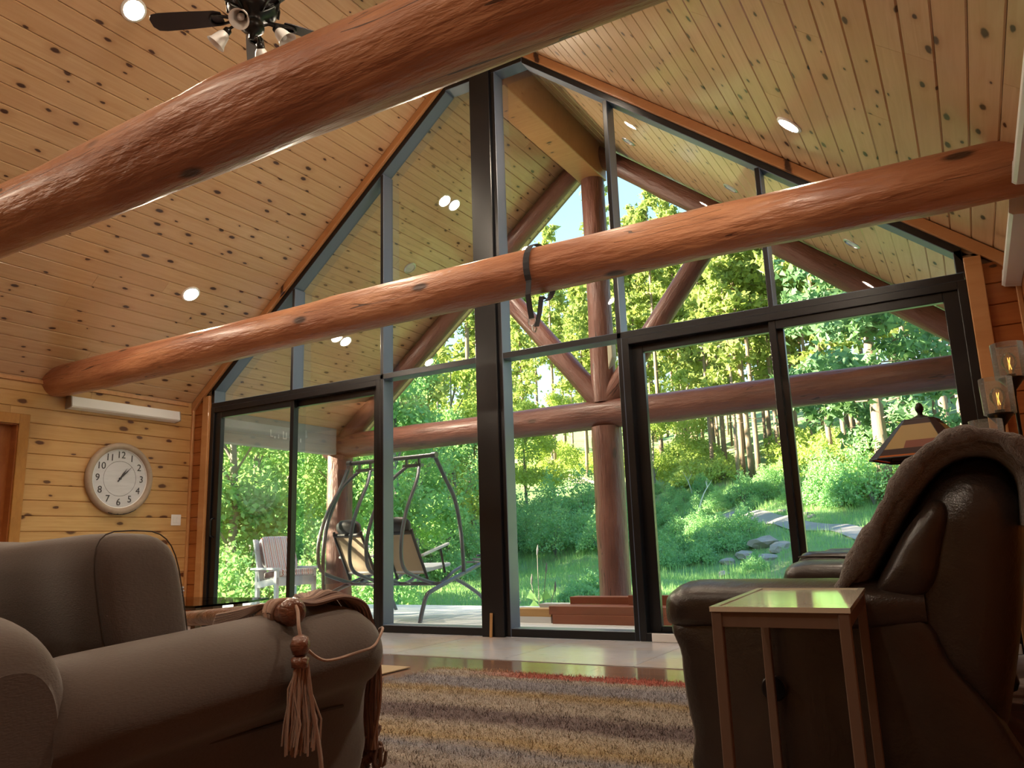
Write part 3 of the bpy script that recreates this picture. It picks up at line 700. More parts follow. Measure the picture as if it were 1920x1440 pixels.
# ================================================================== ceiling fan
M['fan_black'] = plain('oil_rubbed_bronze', (.010,.009,.009), .28, Metallic=.4)
M['fan_blade'] = plain('dark_walnut_blade', (.030,.026,.032), .3)
M['opal'] = plain('opal_glass', (.72,.70,.68), .35, Transmission_Weight=.0)
M['added_bulb'] = emit('added_bulb_lit', (1.0,.84,.62), 245.0)  # lit bulbs of the added, unseen fan
def make_fan(FC, label, FAN_A0, bulb):
    fan = empty('ceiling_fan', FC, label, 'ceiling fan')
    part(MB().lathe([(.013,.22),(.013,1.16)], FC, 14), 'downrod', M['fan_black'], fan, smooth=40)
    part(MB().lathe([(.02,1.09),(.06,1.12),(.075,1.17),(.075,1.218)], FC, 24), 'canopy', M['fan_black'], fan, smooth=40)
    mo = part(MB().lathe([(.03,.24),(.06,.22),(.10,.19),(.145,.13),(.155,.07),(.15,.02),(.12,-.01),(.07,-.03),(.06,-.055)], FC, 32), 'motor_housing', M['fan_black'], fan, smooth=50)
    for k in range(12):
        a = 2*PI*k/12
        part(MB().tube([FC+Vector((.158*math.cos(a),.158*math.sin(a),.02)), FC+Vector((.163*math.cos(a),.163*math.sin(a),.07)), FC+Vector((.15*math.cos(a),.15*math.sin(a),.13))], .008, 6), 'rib', M['fan_black'], fan, parent=mo, smooth=60)
    for k in range(5):
        a = FAN_A0 + 2*PI*k/5; e1 = Vector((math.cos(a),math.sin(a),0)); e2 = Vector((-math.sin(a),math.cos(a),.2)).normalized()
        outl = [(.19,.045),(.23,.058),(.40,.066),(.58,.070),(.63,.062),(.655,.03),(.655,-.03),(.63,-.062),(.58,-.070),(.40,-.066),(.23,-.058),(.19,-.045)]
        base = FC+Vector((0,0,-.012))
        bl = part(MB().prism([base+e1*u+e2*v for u,v in outl], e1.cross(e2)*.007), 'blade', M['fan_blade'], fan, bevel=.002, seg=1)
        part(MB().tube(smoothpath([base+e1*.10+Vector((0,0,-.01)), base+e1*.16+e2*.02+Vector((0,0,-.012)), base+e1*.24+e2*.035+Vector((0,0,-.008)), base+e1*.27+Vector((0,0,-.008)), base+e1*.24-e2*.035+Vector((0,0,-.008)), base+e1*.16-e2*.02+Vector((0,0,-.012)), base+e1*.10+Vector((0,0,-.01))],4), .010, 6), 'blade_iron', M['fan_black'], fan, parent=bl, smooth=60)
    lk = part(MB().lathe([(.055,-.05),(.075,-.07),(.075,-.10),(.05,-.125),(.02,-.14),(.016,-.17),(.008,-.175)], FC, 24), 'light_kit', M['fan_black'], fan, smooth=50)
    for k in range(4):
        a = math.radians(300) + k*PI/2; e1 = Vector((math.cos(a),math.sin(a),0)); c0 = FC+Vector((0,0,-.09))
        part(MB().tube(smoothpath([c0+e1*.06, c0+e1*.10+Vector((0,0,.015)), c0+e1*.135+Vector((0,0,.0)), c0+e1*.15+Vector((0,0,-.02))],5), .009, 8), 'lamp_arm', M['fan_black'], fan, parent=lk, smooth=60)
        ax = (e1*.62+Vector((0,0,-.78))).normalized(); s0 = c0+e1*.148+Vector((0,0,-.012))
        u = ax.cross(Vector((0,0,1))).normalized(); v2 = ax.cross(u)
        def bell(prof, n=22): 
            return [[s0+ax*h+u*r*math.cos(2*PI*i/n)+v2*r*math.sin(2*PI*i/n) for i in range(n)] for r,h in prof]
        part(MB().rings(bell([(.012,-.01),(.024,0),(.026,.03),(.022,.034)])), 'socket', M['fan_black'], fan, parent=lk, smooth=50)
        sh = part(MB().rings(bell([(.026,.028),(.036,.045),(.043,.075),(.048,.10),(.062,.125),(.060,.125),(.045,.10),(.040,.075),(.033,.045),(.024,.032)]), cap=False), 'lamp_shade', M['opal'], fan, smooth=60)
        part(MB().rings(bell([(.010,.03),(.016,.05),(.022,.075),(.018,.095),(.004,.104)])), 'light_bulb', bulb, fan, parent=sh, smooth=70)
make_fan(Vector((0,-2.73,4.06)), 'black five-blade ceiling fan with four white bell lamps', math.radians(207), M['lens_off'])
make_fan(Vector((0,-6.9,4.05)), 'unseen black ceiling fan with lit bell lamps, added to brighten the ceiling', math.radians(190), M['added_bulb'])  # second fan added out of view so its bulbs brighten the ceilings
# ================================================================== clock
CK = Vector((-XW,-.852,1.523)); RC = .362
ck = empty('wall_clock', CK, 'large round wall clock with beige wooden rim and whitewashed face', 'clock')
b = N('clock_rim_wood'); v, _ = objcoord(b, False)
M['rim'] = b.bsdf(b.mix(b.noise(v, 18, 4), (.44,.34,.26), (.30,.22,.165)), .5)
b = N('clock_face_planks'); v, _ = objcoord(b, False)
M['face'] = b.bsdf(b.mix(b.noise(b.map(v,(1,2,14)), 2.5, 4), (.66,.66,.70), (.52,.52,.56)), .5)
M['ink'] = plain('clock_ink', (.06,.055,.06), .6)
part(MB().lathe([(RC-.03,.001),(RC,.008),(RC+.002,.03),(RC-.012,.05),(RC-.035,.055),(RC-.055,.048),(RC-.066,.03),(RC-.068,.018)], CK, 64, 'x', cap=False), 'rim', M['rim'], ck, smooth=60)
part(MB().lathe([(RC-.064,.001),(RC-.064,.02),(.001,.0205)], CK, 64, 'x'), 'face', M['face'], ck, smooth=20)
part(MB().lathe([(RC-.072,.021),(RC-.070,.030),(RC-.064,.032)], CK, 64, 'x', cap=False), 'inner_ring', M['white'], ck, smooth=60)
# thin circle line
ring = [[CK+Vector((.0215,r*math.sin(a),r*math.cos(a))) for r in (.1745,.1775)] for a in [2*PI*i/64 for i in range(65)]]
mb = MB()
for r0, r1 in zip(ring, ring[1:]): mb.add([r0[0],r0[1],r1[1],r1[0]], [(0,1,2,3)])
part(mb, 'track_line', M['ink'], ck)
def text_mesh(s, size, ext=.001):
    cu = bpy.data.curves.new('t','FONT'); cu.body = s; cu.size = size; cu.align_x = 'CENTER'; cu.align_y = 'CENTER'; cu.extrude = ext; cu.resolution_u = 4
    o = bpy.data.objects.new('t', cu); COL.objects.link(o); bpy.context.view_layer.update()
    me = bpy.data.meshes.new_from_object(o.evaluated_get(bpy.context.evaluated_depsgraph_get())); bpy.data.objects.remove(o); bpy.data.curves.remove(cu); return me
for k in range(1,13):
    a = 2*PI*k/12; rr = .238
    for j, ch in enumerate(str(k)):
        me = text_mesh(ch, .098); me.materials.append(M['ink'])
        o = link('numeral', me, ck, (.0225, rr*math.sin(a) + (0 if k < 10 else (j-.5)*.048), rr*math.cos(a)))
        o.rotation_euler = (PI/2, 0, PI/2)
def hand(a, L, wd, x):
    e = Vector((0,math.sin(a),math.cos(a))); q = Vector((0,math.cos(a),-math.sin(a)))
    P = [e*-.04+q*wd, e*-.04-q*wd, e*L*.55-q*wd*1.5, e*L*.72-q*wd*.6, e*L, e*L*.72+q*wd*.6, e*L*.55+q*wd*1.5]
    part(MB().prism([CK+Vector((x,0,0))+p for p in P], (.002,0,0)), 'clock_hand', M['ink'], ck)
hand(math.radians(34), .125, .006, .026); hand(math.radians(44), .175, .004, .030)
part(MB().lathe([(.012,.022),(.012,.034),(.001,.035)], CK, 16, 'x'), 'hub', M['ink'], ck)
# chipped rim patch at the bottom
mb = MB(); P = []
for i in range(15):
    a = math.radians(148+ i*3.6); r1 = RC+.003; r0_ = RC-.03 - .012*math.sin(i*1.9)
    P.append((a, r0_, r1))
for (a,r0_,r1),(a2,r2,r3) in zip(P,P[1:]):
    mb.add([CK+Vector((.0515,r0_*math.sin(a),r0_*math.cos(a))), CK+Vector((.036,r1*math.sin(a),r1*math.cos(a))), CK+Vector((.036,r3*math.sin(a2),r3*math.cos(a2))), CK+Vector((.0515,r2*math.sin(a2),r2*math.cos(a2)))], [(0,1,2,3)])
part(mb, 'chipped_patch', plain('bare_chip', (.05,.04,.035), .8), ck)
# ================================================================== heaters, switch
def heater(sx, y0, y1, z0, label):
    xo = sx*XW
    h = empty('wall_heater', (xo,(y0+y1)/2,z0), label, 'heater', 'white wall heaters under the eaves')
    prof = [(0,0),(.085,.012),(.10,.025),(.085,.118),(.0,.125)]
    part(MB().prism([(xo-sx*a, y0, z0+c) for a,c in prof], (0,y1-y0,0)), 'cover', M['white'], h, bevel=.004)
    for yy in (y0, y1): part(MB().prism([(xo-sx*(a*1.03), yy-.006, z0-.002+c*1.03) for a,c in prof], (0,.012,0)), 'end_cap', plain('heater_end', (.30,.24,.19), .5) if sx < 0 else M['white'], h)
heater(-1, -1.45, -.24, 2.165, 'long white wall heater above the clock')
heater(1, -1.36, -.03, 2.225, 'white wall heater on the lamp wall between beam end and window')
heater(1, -3.3, -1.76, 2.225, 'white wall heater on the lamp wall before the slim beam')
sw = empty('light_switch', (-XW,-.16,1.116), 'white double switch plate on the clock wall by the corner', 'switch')
part(MB().box(-XW,-XW+.006,-.22,-.10,1.058,1.174), 'plate', M['white'], sw, bevel=.002)
for y in (-.183,-.137): part(MB().box(-XW+.006,-XW+.010,y-.017,y+.017,1.083,1.149), 'rocker', M['white'], sw, bevel=.002)
o = MB().box(-.012,.012,-.005,.005,0,.19).build('wood_shim', M['lumber_pale'], None, bevel=.001); o.location = (-.028,-.060,0); o.rotation_euler = (-.08,.0,0)
tag(o, 'thin pale wood stick leaning against the black center post', 'stick')
# ================================================================== rugs
rg = empty('area_rug', (.55,-1.60,0), 'shaggy striped rug in gold, grey, brown and red', 'rug')
mb = MB(); rnd = random.Random(3); nx, ny = 48, 56; W_, D_ = 2.08, 2.2
vs = []; 
for j in range(ny+1):
    for i in range(nx+1):
        e = min(i, nx-i, j, ny-j)
        vs.append((W_*i/nx, -D_*j/ny, .004 if e == 0 else .016+rnd.uniform(-.003,.003)))
mb.add(vs, [(j*(nx+1)+i, (j+1)*(nx+1)+i, (j+1)*(nx+1)+i+1, j*(nx+1)+i+1) for j in range(ny) for i in range(nx)])
o = mb.build('pile', M['rug'], None, smooth=179); o.parent = rg
o = MB().box(0,W_,-D_,0,.0,.004).build('backing', M['mat'], None); o.parent = rg
# shag fibres
rs = np.random.RandomState(4); nf = 42000
px = rs.uniform(.01,W_-.01,nf); py = -rs.uniform(.005,1.85,nf); ang = rs.uniform(0,6.28,nf); ln = rs.uniform(.012,.026,nf); wd = .0022
lean = rs.uniform(.3,1.1,nf)
V = np.zeros((nf,3,3)); V[:,0]=np.stack([px-wd*np.sin(ang),py+wd*np.cos(ang),np.full(nf,.012)],1); V[:,1]=np.stack([px+wd*np.sin(ang),py-wd*np.cos(ang),np.full(nf,.012)],1)
V[:,2]=np.stack([px+ln*np.cos(ang)*lean,py+ln*np.sin(ang)*lean,.014+ln*.75],1)
def npmesh(name, V, mat, k=3):
    n = V.shape[0]; me = bpy.data.meshes.new(name); me.vertices.add(n*k); me.vertices.foreach_set('co', V.reshape(-1).astype(np.float32))
    me.loops.add(n*k); me.loops.foreach_set('vertex_index', np.arange(n*k,dtype=np.int32)); me.polygons.add(n)
    me.polygons.foreach_set('loop_start', np.arange(0,n*k,k,dtype=np.int32)); me.update(calc_edges=True)
    for mm in (mat if isinstance(mat,(list,tuple)) else [mat]): me.materials.append(mm)
    return me
o = link('shag', npmesh('shag', V, M['rug']), rg); o['kind'] = 'stuff'
o = MB().box(-.32,.33,-.9,0,0,.008).build('door_mat', M['mat'], None, bevel=.003); o.location = (0,-1.585,0); tag(o, 'flat tan woven mat lying left of the striped rug', 'mat')
# ================================================================== sofa (faces the windows)
sf = empty('sofa', (.7,-4.3,0), 'taupe fabric sofa with padded rolled arm and loose back cushions', 'sofa')
def superprof(pts, n=6):
    """closed smooth profile through pts (2d)"""
    P = [Vector((a,c,0)) for a,c in pts]; out = []; m = len(P)
    for i in range(m):
        p0,p1,p2,p3 = P[(i-1)%m],P[i],P[(i+1)%m],P[(i+2)%m]
        for k in range(n):
            t = k/n; q = 0.5*((2*p1)+(p2-p0)*t+(2*p0-5*p1+4*p2-p3)*t*t+(3*p1-p0-3*p2+p3)*t*t*t); out.append((q.x,q.y))
    return out
def loft(prof, axis, stations):
    """prof: 2d closed profile; stations: list of (pos, scale, (da,db)) along axis; scale about centroid"""
    ca = sum(p[0] for p in prof)/len(prof); cb = sum(p[1] for p in prof)/len(prof); R = []
    for pos, sc, dd in stations:
        ring = []
        for a,c in prof:
            a2, c2 = ca+(a-ca)*sc+dd[0], cb+(c-cb)*sc+dd[1]
            ring.append({'y': (a2,pos,c2), 'x': (pos,a2,c2), 'z': (a2,c2,pos)}[axis])
        R.append(ring)
    mb = MB(); mb.rings(R); return mb
def pillow_st(p0, p1, n=16, p=5.0, dd=(0,0)):
    out = []
    for i in range(n+1):
        t = .5-.5*math.cos(PI*i/n); q = abs(2*t-1); sc = max(.02,(1-q**p))**(1/p)
        out.append((p0+(p1-p0)*t, sc, dd))
    return out
# right arm (near the camera): profile in x,z ; runs along y
armp = superprof([(1.92,.06),(1.93,.20),(1.945,.33),(2.005,.385),(2.035,.455),(2.005,.53),(1.93,.572),(1.82,.575),(1.70,.545),(1.655,.47),(1.67,.36),(1.68,.20),(1.68,.06)], 5)
def arm_st(y0, y1):
    st = []
    for i in range(25):
        t = i/24; y = y0+(y1-y0)*t
        f = max(0,(t-.80)/.20); sc = math.sqrt(max(.0004,1-f**2.6)); sc *= .78+.22*math.sqrt(1-(1-min(1,t/.14))**2)
        st.append((y, sc, (0,-.040*max(0,1-t/.8)+.010*min(1,t/.8))))
    return st
ar = part(loft(armp,'y',arm_st(-4.80,-3.80)), 'arm', M['sofa'], sf, smooth=60)
part(MB().tube(smoothpath([(1.936,-4.70,.318),(1.945,-4.4,.320),(1.948,-4.1,.322),(1.94,-3.97,.318)],6), .004, 6), 'arm_seam', M['sofa_seam'], sf, parent=ar, smooth=60)
al = part(loft([(-(a)+1.4,c) for a,c in armp][::-1],'y',arm_st(-4.80,-3.80)), 'arm', M['sofa'], sf, smooth=60)
# welt round the front of the arm roll
wp = []
ca = sum(p[0] for p in armp)/len(armp); cb = sum(p[1] for p in armp)/len(armp)
for a,c in armp[int(len(armp)*.14):int(len(armp)*.80)]: wp.append((ca+(a-ca)*.985, -3.905, cb+(c-cb)*.985+.008))
# back: profile in y,z, runs along x
bkp = superprof([(-5.02,.04),(-5.06,.25),(-5.06,.45),(-5.02,.60),(-4.93,.655),(-4.83,.655),(-4.76,.60),(-4.72,.50),(-4.70,.30),(-4.70,.04)], 5)
bk = part(loft(bkp,'x',[(p,max(.25,s),d) for p,s,d in pillow_st(-.52,1.985,60,6)]), 'backrest', M['sofa'], sf, smooth=60)
part(loft(superprof([(-4.72,.06),(-3.95,.06),(-3.92,.15),(-3.95,.25),(-4.72,.25)],4),'x',pillow_st(-.25,1.67,12,20)), 'seat_base', M['sofa'], sf, smooth=60)
for x0,x1 in ((-.26,.70),(.70,1.665)):
    part(loft(superprof([(-4.62,.25),(-3.9,.25),(-3.84,.33),(-3.9,.42),(-4.62,.42),(-4.66,.33)],5),'x',pillow_st(x0,x1,14,9)), 'seat_cushion', M['sofa'], sf, smooth=60)
for j,(x0,x1) in enumerate(((-.25,.68),(.68,1.66))):
    # back cushion: plump box, slightly crowned top
    R = []; n = 30
    for i in range(n+1):
        t = .5-.5*math.cos(PI*i/n); x = x0+(x1-x0)*t; q = abs(2*t-1); s = (max(.0004,1-q**9))**(1/9); s = max(s,.04)
        crown = .018*math.sin(PI*t)+.014*math.sin(9*t)*.3
        cy, cz = -4.385, .625; hy, hz = .125*s, (.185+.0*crown)*s
        ring = []
        for k in range(28):
            a = 2*PI*k/28; ce, se = math.cos(a), math.sin(a); pw = .55
            yy = cy + math.copysign(abs(ce)**pw, ce)*hy*(1+.06*math.sin(5*t*PI)); zz = cz + math.copysign(abs(se)**pw, se)*hz - (.02*(1-q) if se > .3 else 0)
            yy -= (zz-cz)*.22
            ring.append((x,yy,zz))
        R.append(ring)
    mb = MB(); mb.rings(R); cu = part(mb, 'back_cushion', M['sofa'], sf, smooth=60)
    for xs in (x1-.03,):
        ring = []
        for k in range(29):
            a = 2*PI*k/28; ce, se = math.cos(a), math.sin(a); pw = .55
            yy = -4.385+math.copysign(abs(ce)**pw,ce)*.1215; zz = .625+math.copysign(abs(se)**pw,se)*.182
            ring.append((xs, yy-(zz-.625)*.22, zz))
        part(MB().tube(ring,.0018,6,cap=False), 'cushion_welt', M['sofa_seam'], sf, parent=cu, smooth=60)
for x,y in ((-.2,-4.9),(1.75,-4.9),(-.2,-3.95),(1.75,-3.95)): part(MB().lathe([(.022,0),(.028,.06)],(x,y,0),12), 'foot', M['table_leg'], sf)
# ================================================================== hammock rolled on the arm
HB0, HB1 = Vector((.75,-3.69,.497)), Vector((1.985,-4.215,.590))
hm = empty('hammock', (1.4,-4.0,.55), 'rolled rope hammock with wooden spreader bar and tassel lying over the sofa arm', 'hammock')
M['bar'] = logmat('hammock_bar_wood', (.16,.055,.030), (.11,.036,.020), (.20,.075,.04), rough=.28, coat=.5)
M['cord'] = fabric('hammock_cord', (.42,.27,.20), (.30,.18,.13), 700)
M['cord_dark'] = fabric('hammock_cord_dark', (.24,.14,.105), (.16,.09,.07), 700)
d = (HB1-HB0); 
part(MB().tube([HB0, HB0+d*.5, HB1-d*.10, HB1-d*.06, HB1-d*.045, HB1-d*.02, HB1], [.024,.025,.027,.030,.028,.030,.022], 16), 'spreader_bar', M['bar'], hm, smooth=50)
dn = d.normalized()
kn = part(MB().tube([HB1-dn*.025, HB1-dn*.01, HB1+dn*.012, HB1+dn*.03, HB1+dn*.036], [.016,.030,.036,.028,.012], 16), 'end_knob', M['bar'], hm, smooth=70)
# rope wraps near the knob
for k in range(4):
    c = HB1-dn*(.05+.018*k); a1 = dn.cross(Vector((0,0,1))).normalized(); a2 = a1.cross(dn)
    part(MB().tube([c+a1*.031*math.cos(t)+a2*.031*math.sin(t)+dn*.016*math.sin(t+k) for t in [2*PI*i/18 for i in range(19)]], .0065, 7, cap=False), 'rope_wrap', M['cord'], hm, smooth=60)
rnd = random.Random(9)
bead = Vector((2.068,-4.262,.517))
part(MB().lathe([(.004,-.026),(.018,-.02),(.025,0),(.018,.02),(.004,.026)], bead, 18), 'wood_bead', M['bar'], hm, smooth=70)
part(MB().lathe([(.02,-.05),(.022,-.03),(.012,-.022)], bead, 14), 'bead_cap', M['bar'], hm, smooth=70)
part(MB().tube(smoothpath([HB1+dn*.01+Vector((0,0,.03)), HB1+dn*.045+Vector((.0,0,.002)), bead+Vector((-.012,.005,.045)), bead+Vector((0,0,.02))],5), .0045, 7), 'cord', M['cord'], hm, smooth=60)
# tassel strands hanging against the arm
for k in range(46):
    t = k/45; y1 = -4.248+.075*(t-.5)+rnd.uniform(-.012,.012); x1 = 2.06+rnd.uniform(-.02,.025)
    part(MB().tube([bead+Vector((rnd.uniform(-.012,.012),rnd.uniform(-.012,.012),-.04)), (2.062+rnd.uniform(-.010,.012), -4.258+.05*(t-.5), .42), (x1, y1, .34), (x1-.005, y1+rnd.uniform(-.01,.01), .275+rnd.uniform(-.015,.02))], .0026, 5), 'tassel_strand', M['cord'], hm, smooth=60)
part(MB().tube(smoothpath([bead+Vector((.01,.01,-.03)), (2.08,-4.23,.37),(2.08,-4.20,.25),(2.075,-4.18,.12)],6), .006, 6), 'cord', M['cord'], hm, smooth=60)
# bundle of cords over the arm roll, then falling in front of it
def armtop(x): # height of the arm crest
    return .582 - .9*max(0,x-1.88)**2*3
for k in range(52):
    t = k/51; off = rnd.uniform(-.005,.005); w_ = .5-t
    p = [HB1-dn*(.085*t)+Vector((0,.014,.022+.010*rnd.random())), (1.955-.07*t, -4.10+.03*t, .598+.012*math.sin(PI*t)+off), (1.955-.20*t, -3.99+.02*math.sin(PI*t), .607+.016*math.sin(PI*t)+off), (1.955-.25*t+.01*math.sin(9*t), -3.90, .583+.006*math.sin(PI*t)+off), (1.93-.22*t, -3.835+.004*k%3*.003, .525+off), (1.92-.20*t, -3.79, .44+.02*math.sin(7*t)+off)]
    p += [(1.905-.17*t+rnd.uniform(-.012,.012), -3.782+rnd.uniform(-.012,.012), .30), (1.90-.15*t+rnd.uniform(-.012,.012), -3.782+rnd.uniform(-.015,.015), .16)]
    part(MB().tube(smoothpath(p,4), .0046, 5), 'cord', M['cord'] if k % 3 else M['cord_dark'], hm, smooth=60)
part(MB().tube(smoothpath([bead+Vector((.0,.02,-.01)), (2.055,-4.16,.468),(2.05,-4.03,.472),(2.044,-3.96,.48),(2.015,-3.89,.515),(1.95,-3.83,.50),(1.91,-3.785,.42),(1.905,-3.78,.3),(1.90,-3.78,.15)],6), .004, 6), 'cord', M['cord'], hm, smooth=60)
# knotted netting at the end of the cords
for k in range(26):
    c = Vector((1.76+.16*rnd.random(), -3.772+rnd.uniform(-.02,.02), .06+.13*rnd.random()))
    pts = [c+Vector((rnd.uniform(-.03,.03),rnd.uniform(-.02,.02),rnd.uniform(-.035,.035))) for _ in range(6)]
    part(MB().tube(smoothpath(pts,4), .0055, 5), 'knotted_net', M['cord_dark'], hm, smooth=60)
# slack sheet of cords trailing back along the bar
for k in range(10):
    t = k/9; q0 = HB0+d*(.62+.03*t); q1 = HB0+d*(.90+.004*t)
    part(MB().tube(smoothpath([q0+Vector((-.02,-.04,-.03+.004*k)), q0+d*.12+Vector((0,-.038,-.012+.003*k)), q0+d*.22+Vector((0,-.034,.006+.002*k)), q1+Vector((0,-.02,.024))],5), .0035, 5), 'cord', M['cord'] if k%2 else M['cord_dark'], hm, smooth=60)
# ================================================================== reclining loveseat (faces the clock wall)
lv = empty('reclining_loveseat', (3.1,-2.45,0), 'dark brown leather reclining loveseat with padded arms', 'loveseat')
Y0, Y1 = -3.42, -1.48
for ya, yb in ((Y0,Y0+.24),(Y1-.24,Y1)):
    sp = superprof([(2.80,.05),(2.735,.20),(2.715,.40),(2.74,.52),(3.30,.55),(3.42,.40),(3.52,.24),(3.53,.05)],6)
    part(loft(sp,'y',pillow_st(ya+.015,yb-.015,12,9)), 'side_panel', M['leather'], lv, smooth=60)
    # padded arm: profile y,z along x
    yc = (ya+yb)/2; ap = superprof([(yc-.125,.535),(yc-.105,.59),(yc,.617),(yc+.105,.59),(yc+.125,.535),(yc+.09,.487),(yc-.09,.487)],6)
    st = []
    for i in range(27):
        t = i/26; x = 2.655+.72*t; s = math.sqrt(max(.0009,1-max(0,(.16-t)/.16)**2.4))
        if t > .7: s *= 1-.25*((t-.7)/.3)**2
        st.append((x,s,(0,-.02*max(0,(.2-t)/.2)**2)))
    a_ = part(loft(ap,'x',st), 'arm_pad', M['leather'], lv, smooth=70)
part(MB().box(2.80,3.45,Y0+.2,Y1-.2,.08,.34), 'seat_base', M['leather'], lv, bevel=.03, seg=3)
ym = (Y0+Y1)/2
for ya, yb in ((Y0+.235,ym),(ym,Y1-.235)):
    part(loft(superprof([(2.72,.34),(2.70,.42),(2.76,.48),(3.2,.47),(3.26,.40),(3.2,.33)],5),'y',pillow_st(ya,yb,14,8)), 'seat_cushion', M['leather'], lv, smooth=70)
    part(loft(superprof([(2.70,.10),(2.69,.22),(2.71,.34),(2.80,.34),(2.80,.10)],4),'y',pillow_st(ya,yb,10,10)), 'footrest', M['leather'], lv, smooth=70)
# backrests with rolled head; profile x,z along y
bp = superprof([(3.16,.40),(3.21,.56),(3.29,.69),(3.36,.80),(3.42,.88),(3.48,.925),(3.55,.938),(3.605,.90),(3.632,.82),(3.622,.70),(3.592,.52),(3.55,.34),(3.50,.20),(3.40,.22),(3.32,.34)],6)
for j,(ya,yb) in enumerate(((Y0+.05,ym),(ym,Y1-.05))):
    br = part(loft(bp,'y',pillow_st(ya,yb,22,4.5)), 'backrest', M['leather'], lv, smooth=70)
    # side wing cushions bulging at each end
    for s_, yw in ((1,ya+.02),(-1,yb-.02)):
        wgp = superprof([(3.255,.57),(3.30,.665),(3.36,.755),(3.425,.815),(3.455,.79),(3.43,.69),(3.40,.60),(3.34,.555)],6)
        part(loft(wgp,'y',pillow_st(yw-.060,yw+.060,12,2.4)), 'wing_cushion', M['leather'], lv, parent=br, smooth=70)
part(MB().lathe([(.0,-.004),(.028,-.004),(.034,-.012),(.030,-.016),(.012,-.012),(.0,-.012)], (2.985,Y0+.008,.335), 24, 'y', cap=False), 'recline_handle', M['black'], lv, smooth=50)
for x in (2.82,3.42):
    for y in (Y0+.1,Y1-.1): part(MB().box(x-.03,x+.03,y-.03,y+.03,0,.07), 'foot', M['black'], lv)
# fleece throw over the near backrest
th = empty('fleece_throw', (3.35,-2.9,.6), 'brown fleece blanket draped over the loveseat backrest', 'blanket')
outer = [(3.112,.47),(3.16,.565),(3.255,.715),(3.335,.84),(3.42,.938),(3.515,.978),(3.61,.955),(3.662,.87),(3.655,.74)]
def thick(path, tk):
    P = smoothpath([Vector((a,0,c)) for a,c in path],6); inn = []
    for i,p in enumerate(P):
        t = (P[min(i+1,len(P)-1)]-P[max(i-1,0)]).normalized(); nn = Vector((t.z,0,-t.x)); inn.append(p+nn*tk)
    return [(p.x,p.z) for p in P], [(p.x,p.z) for p in inn]
po, pi_ = thick(outer,.045)
R = []; rnd = random.Random(12); nY = 34; ya, yb = -3.36, -2.60
for j in range(nY+1):
    t = j/nY; y = ya+(yb-ya)*t; ed = min(t,1-t)/.10; s = min(1,math.sqrt(max(.01,1-(1-min(1,ed))**2)))
    ring = []
    for i,(a,c) in enumerate(po):
        wv = .012*math.sin(i*.35+7*t)+.010*math.sin(13*t+i*.12)+.006*math.sin(i*.9-21*t)
        m_ = ((a+pi_[i][0])/2, (c+pi_[i][1])/2)
        k = .75+s*.55+wv/.03*.35
        ring.append((m_[0]+(a-m_[0])*k, y, m_[1]+(c-m_[1])*k))
    for i in range(len(pi_)-1,-1,-1):
        a,c = pi_[i]; m_ = ((a+po[i][0])/2,(c+po[i][1])/2); k = s
        ring.append((m_[0]+(a-m_[0])*k, y+.0, m_[1]+(c-m_[1])*k))
    R.append(ring)
mb = MB(); mb.rings(R); part(mb, 'drape', M['fleece'], th, smooth=70)
# rolled near hem
hem = smoothpath([Vector((a,-3.372-.010*math.sin(i*1.3),c)) for i,(a,c) in enumerate(outer)],6)
part(MB().tube(hem, [.022+.006*math.sin(i*.7)+.003*math.sin(i*2.1) for i in range(len(hem))], 10), 'hem', M['fleece'], th, smooth=70)
# second chair beyond
rc = empty('recliner', (3.1,-.52,0), 'dark leather recliner tucked between lamp table and window', 'chair')
for yc in (-.92,-.16):
    ap = superprof([(yc-.10,.555),(yc-.085,.62),(yc,.645),(yc+.085,.62),(yc+.10,.555),(yc+.07,.53),(yc-.07,.53)],6)
    st = []
    for i in range(21):
        t = i/20; s = math.sqrt(max(.0009,1-max(0,(.14-t)/.14)**2.4)); st.append((2.60+.70*t,s,(0,0)))
    a_ = part(loft(ap,'x',st), 'arm_pad', M['leather'], rc, smooth=70)
    part(MB().tube(smoothpath([(2.625,yc-.08,.615),(2.68,yc-.09,.618),(3.0,yc-.095,.612),(3.28,yc-.095,.608)],5), .005, 6), 'arm_welt', M['leather_seam'], rc, parent=a_, smooth=60)
    part(MB().box(2.68,3.42,yc-.09,yc+.09,.06,.55), 'side_panel', M['leather'], rc, bevel=.03, seg=3)
part(MB().box(2.72,3.4,-.83,-.25,.08,.33), 'seat_base', M['leather'], rc, bevel=.03, seg=3)
part(loft(superprof([(2.66,.34),(2.64,.41),(2.70,.47),(3.2,.46),(3.24,.40),(3.2,.33)],5),'y',pillow_st(-.82,-.26,14,8)), 'seat_cushion', M['leather'], rc, smooth=70)
part(loft([(a-.06,c*.92) for a,c in bp],'y',pillow_st(-.86,-.22,18,4.5)), 'backrest', M['leather'], rc, smooth=70)
# ================================================================== narrow side table
tb = empty('side_table', (3.11,-3.76,0), 'narrow chairside table with pale glossy top and slim square legs', 'table')
tc_ = [onZ(1334,1138,.6), onZ(1594,1140.4,.6), onZ(1621,1102.6,.6), onZ(1411,1098.7,.6)]
A_ = Vector((3.015,-4.05,0)); Bq = Vector((3.285,-4.05,0)); rot = math.radians(4)
ux = Vector((1,0,0)); uy = Vector((-math.sin(rot),math.cos(rot),0)); Lw, Ld = .272, .60
def tbox(mb, a0,a1,b0,b1,z0,z1):
    c = [A_+ux*a+uy*b_ for a,b_ in ((a0,b0),(a1,b0),(a1,b1),(a0,b1))]
    mb.hexa([Vector((p.x,p.y,z0)) for p in c],[Vector((p.x,p.y,z1)) for p in c]); return mb
tp = part(tbox(MB(),.016,Lw-.016,.016,Ld-.016,.588,.598), 'table_top', M['table_white'], tb)
